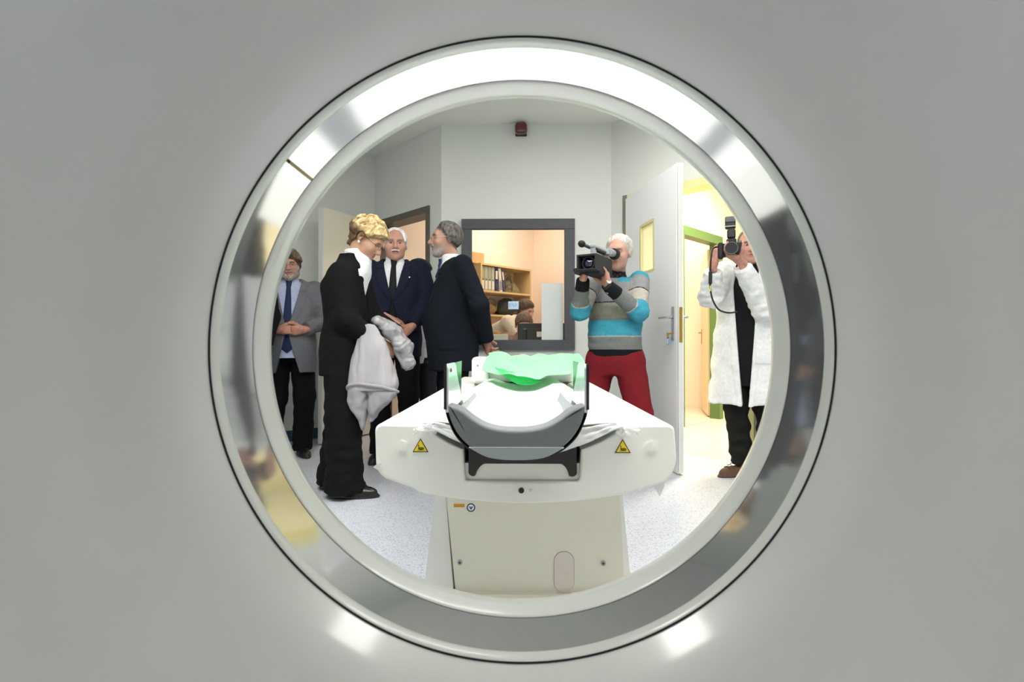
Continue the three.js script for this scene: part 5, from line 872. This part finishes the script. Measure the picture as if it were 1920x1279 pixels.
// photo camera with flash and neck strap
{
  const o = thing('photo_camera', 'black photo camera with a tall flash held by the photographer in white', 'camera', [1.318, 1.475, -3.34], -0.38);
  part('camera_body', [box(0.135, 0.085, 0.05, 0, 0, 0, 0.014), box(0.06, 0.035, 0.05, 0.0, 0.052, 0.0, 0.012), box(0.035, 0.1, 0.065, -0.062, -0.003, 0.008, 0.014)], M.rubber, o);
  const ln = part('lens', [cyl(0.034, 0.036, 0.05, 0, -0.004, 0.05, 'z', 32), cyl(0.038, 0.038, 0.035, 0, -0.004, 0.085, 'z', 32)], M.rubber, o);
  part('lens_ring', new THREE.TorusGeometry(0.0365, 0.0018, 8, 40).translate(0, -0.004, 0.103), M.grey, ln);
  part('front_glass', cyl(0.033, 0.033, 0.004, 0, -0.004, 0.1, 'z', 32), phy(0x07070c, 0.05, { clearcoat: 1 }), ln);
  part('dial', cyl(0.013, 0.013, 0.012, 0.046, 0.048, 0.0, 'y', 20), M.grey, o);
  const fl = part('flash', [box(0.05, 0.055, 0.045, 0.0, 0.1, 0.0, 0.01), box(0.062, 0.075, 0.05, -0.006, 0.17, 0.002, 0.009)], M.black, o);
  part('flash_band', box(0.064, 0.006, 0.052, -0.006, 0.145, 0.002), M.greyL, fl);
  part('flash_head', box(0.056, 0.03, 0.01, -0.006, 0.185, 0.03, 0.004), std(0x55585c, 0.3), fl);
  const st = part('neck_strap', tube([[-0.07, 0.025, 0.02], [-0.105, 0.01, 0.045], [-0.118, -0.06, 0.055], [-0.122, -0.16, 0.05], [-0.122, -0.24, 0.05], [-0.105, -0.32, 0.05], [-0.07, -0.375, 0.045], [-0.02, -0.392, 0.03], [0.03, -0.385, -0.02]], 0.0055, 70, 8).scale(1, 1, 1), M.black, o);
  part('strap_pad', cap2([-0.121, -0.14, 0.052], [-0.122, -0.205, 0.052], 0.011), M.rubber, st);
  const ym = part('strap_mark', box(0.006, 0.034, 0.003, -0.122, -0.24, 0.0565), std(0xe6c21c, 0.6), st); ym.userData.label = 'small yellow woven mark';
}
function cap2(a, b, r) { return new THREE.CapsuleGeometry(r, Math.hypot(...sub3(b, a)), 6, 14).applyMatrix4(new THREE.Matrix4().makeRotationFromQuaternion(new THREE.Quaternion().setFromUnitVectors(V3(0, 1, 0), V3(...nrm(sub3(b, a))))).setPosition(...add3(a, sub3(b, a), 0.5))); }

// ================================================================ control room furniture (square to the slanting walls)
{
  // shelf frame: origin at the left front corner of the unit, e along the front, n towards the viewer
  const o = thing('shelf_unit', 'pale wooden shelf unit standing in the control room', 'shelf', [-0.462, 0, -6.28], Math.PI / 4);
  const wood = std(0xe3c690, 0.5, { bumpMap: grain, bumpScale: 0.0004 }), L = 0.86, Dp = 0.33, H = 1.86, t = 0.022;
  const at = (w, h, d, x, y, z) => box(w, h, d, x, y, z);
  part('side_panel', at(t, H, Dp, t / 2, H / 2, -Dp / 2), wood, o); part('side_panel', at(t, H, Dp, L - t / 2, H / 2, -Dp / 2), wood, o);
  part('back_panel', at(L - 2 * t, H, 0.006, L / 2, H / 2, -Dp + 0.003), wood, o);
  part('top_board', at(L - 2 * t, t, Dp, L / 2, H - t / 2, -Dp / 2), wood, o);
  for (const y of [1.54, 1.255, 0.9, 0.08]) part('shelf_board', at(L - 2 * t, t, Dp - 0.006, L / 2, y - t / 2, -Dp / 2 + 0.003), wood, o);
  const W = new THREE.Matrix4().makeRotationY(Math.PI / 4).setPosition(-0.462, 0, -6.28);
  const onShelf = (name, label, cat, x, y, z, group, tilt = 0) => { const g = thing(name, label, cat, [0, 0, 0], 0, group); const p = V3(x, y, z).applyMatrix4(W); g.position.copy(p); g.rotation.y = Math.PI / 4; if (tilt) g.rotation.z = tilt; return g; };
  const binder = (x, y, col, label, w, group, tilt = 0, low = 0xe9e6da) => {
    const b = onShelf('ring_binder', label, 'binder', x, y, -0.02, group, tilt);
    part('cover', box(w, 0.29, 0.27, 0, 0.145, -0.14, 0.003), std(col, 0.6), b);
    part('spine_label', box(w * 0.7, 0.1, 0.002, 0, low === 0 ? 0.2 : 0.07, -0.004), std(low || 0xe9e6da, 0.7), b);
    part('finger_hole', new THREE.TorusGeometry(0.009, 0.0025, 6, 16).translate(0, 0.05 + (low ? 0.08 : 0), -0.004), M.darkSteel, b);
  };
  for (let k = 0; k < 4; k++) binder(0.055 + k * 0.054, 1.54, k % 2 ? 0xb8bba6 : 0xa9ad9a, ['leftmost grey-green binder on the upper shelf', 'second grey-green binder from the left on the upper shelf', 'third grey-green binder from the left on the upper shelf', 'fourth grey-green binder from the left, beside the dark blue one'][k], 0.05, 'grey binders on the upper shelf');
  binder(0.275, 1.54, 0x27285a, 'dark blue ring binder standing upright on the upper shelf', 0.048, undefined, 0, 0);
  binder(0.354, 1.54, 0xe6e2da, 'white ring binder leaning beside the dark blue one', 0.045, undefined, 0.1, 0x8a8a9a);
  binder(0.414, 1.54, 0x4a4670, 'thin violet-blue binder leaning against the handbag', 0.03, undefined, 0.16, 0);
  binder(0.06, 1.255, 0xf0e6d0, 'white ring binder alone at the left of the lower shelf', 0.056, undefined, 0, 0);
  // bags
  const bag = (name, label, x, y, f, lo, hi, c, handle) => { const b = onShelf(name, label, 'bag', x, y, -0.16); part('bag_body', netMesh((a, q, r) => { const d = f(a, q, r); return d < 0.04 ? d + 0.006 * N3(a * 20, q * 16, r * 20) : d; }, lo, hi, 0.008, (a, q, r) => mixc(c, c.map((v) => v * 0.7), clamp(0.5 + N3(a * 25, q * 25, r * 25), 0, 1))), vmat(0.6), b); if (handle) part('bag_handle', handle, std(0x6f6a45, 0.5), b); };
  const hb = column([[0.0, 0, 0, 0.15, 0.08], [0.05, 0, 0, 0.145, 0.08], [0.12, -0.015, 0, 0.1, 0.055], [0.19, -0.025, 0, 0.045, 0.03], [0.235, -0.03, 0, 0.05, 0.03]]);
  bag('handbag', 'olive-beige handbag with looped handles on the upper shelf', 0.635, 1.54, hb, [-0.2, -0.01, -0.11], [0.2, 0.26, 0.11], [0.3, 0.26, 0.14], merge([tube([[-0.13, 0.06, 0.06], [-0.17, 0.16, 0.08], [-0.1, 0.24, 0.08], [-0.04, 0.17, 0.06], [-0.02, 0.1, 0.06]], 0.009, 30, 8), tube([[-0.16, 0.02, 0.08], [-0.13, 0.1, 0.1], [-0.07, 0.1, 0.1], [-0.05, 0.03, 0.09]], 0.01, 24, 8)]));
  const sb = uni([ell([0, 0.07, 0], [0.14, 0.075, 0.09]), ell([-0.05, 0.11, 0], [0.08, 0.06, 0.07])], 0.05);
  bag('shoulder_bag', 'slouching brown leather bag on the lower shelf', 0.23, 1.257, (x, y, z) => Math.max(sb(x, y, z), -y), [-0.18, -0.01, -0.12], [0.18, 0.2, 0.12], [0.36, 0.22, 0.1], tube([[0.1, 0.05, 0.07], [0.12, 0.15, 0.05], [0.04, 0.2, 0.04], [-0.06, 0.15, 0.05]], 0.006, 24, 8));
  const kb = uni([ell([0, 0.11, 0], [0.15, 0.12, 0.1]), ell([0, 0.05, 0], [0.16, 0.06, 0.11])], 0.05);
  bag('black_bag', 'bulky black bag filling the right of the lower shelf', 0.57, 1.257, (x, y, z) => Math.max(kb(x, y, z), -y), [-0.2, -0.01, -0.14], [0.2, 0.26, 0.14], [0.02, 0.022, 0.016], null);
  const bx = onShelf('carton', 'open brown carton on top of the shelf unit', 'box', 0.02, H, -0.18); part('carton_box', box(0.2, 0.13, 0.2, 0, 0.066, 0), std(0xd8b27c, 0.8), bx);
}
{
  const d = thing('control_desk', 'pale desk under the control window', 'desk', [0.0, 0, -5.05]);
  part('desk_top', box(1.25, 0.03, 0.36, 0.05, 0.735, 0, 0.004), std(0xe2d3b0, 0.5), d);
  for (const x of [-0.5, 0.6]) part('desk_leg', box(0.04, 0.72, 0.32, x, 0.36, 0), std(0xcfc09c, 0.5), d);
  const m = thing('monitor', 'black computer monitor seen from behind through the window', 'monitor', [0.21, 0.75, -5.02], 0.02);
  part('back_shell', [box(0.46, 0.3, 0.03, 0, 0.19, 0, 0.008), box(0.3, 0.2, 0.03, 0, 0.19, 0.025, 0.01)], M.black, m);
  part('vent_strip', box(0.2, 0.01, 0.003, -0.08, 0.285, 0.016), M.grey, m);
  part('rating_label', box(0.07, 0.05, 0.002, -0.02, 0.235, 0.041), std(0xd8d2c4, 0.7), m);
  part('stand', [box(0.05, 0.08, 0.03, 0, 0.04, 0.02), box(0.22, 0.014, 0.16, 0, 0.008, 0, 0.004)], M.black, m);
  const pr = thing('printer', 'grey-green office printer on the desk at the left end of the window', 'printer', [-0.23, 0.75, -5.06]);
  part('case', new RoundedBoxGeometry(0.24, 0.235, 0.24, 3, 0.015).translate(0, 0.118, 0), std(0xb9bda6, 0.5), pr); part('paper_slot', box(0.18, 0.012, 0.004, 0, 0.15, 0.121), M.rubber, pr);
  const br = thing('wicker_basket', 'small brown basket lying on the grey-green printer', 'basket', [-0.26, 0.985, -5.06]);
  part('basket', netMesh((x, y, z) => Math.max(ell([0, 0, 0], [0.085, 0.042, 0.07])(x, y, z), 0.002 - y) + 0.002 * Math.sin(x * 300) * Math.sin(z * 300), [-0.1, -0.01, -0.09], [0.1, 0.06, 0.09], 0.004, () => [0.34, 0.17, 0.06]), vmat(0.7), br);
}

renderer.render(scene, camera);
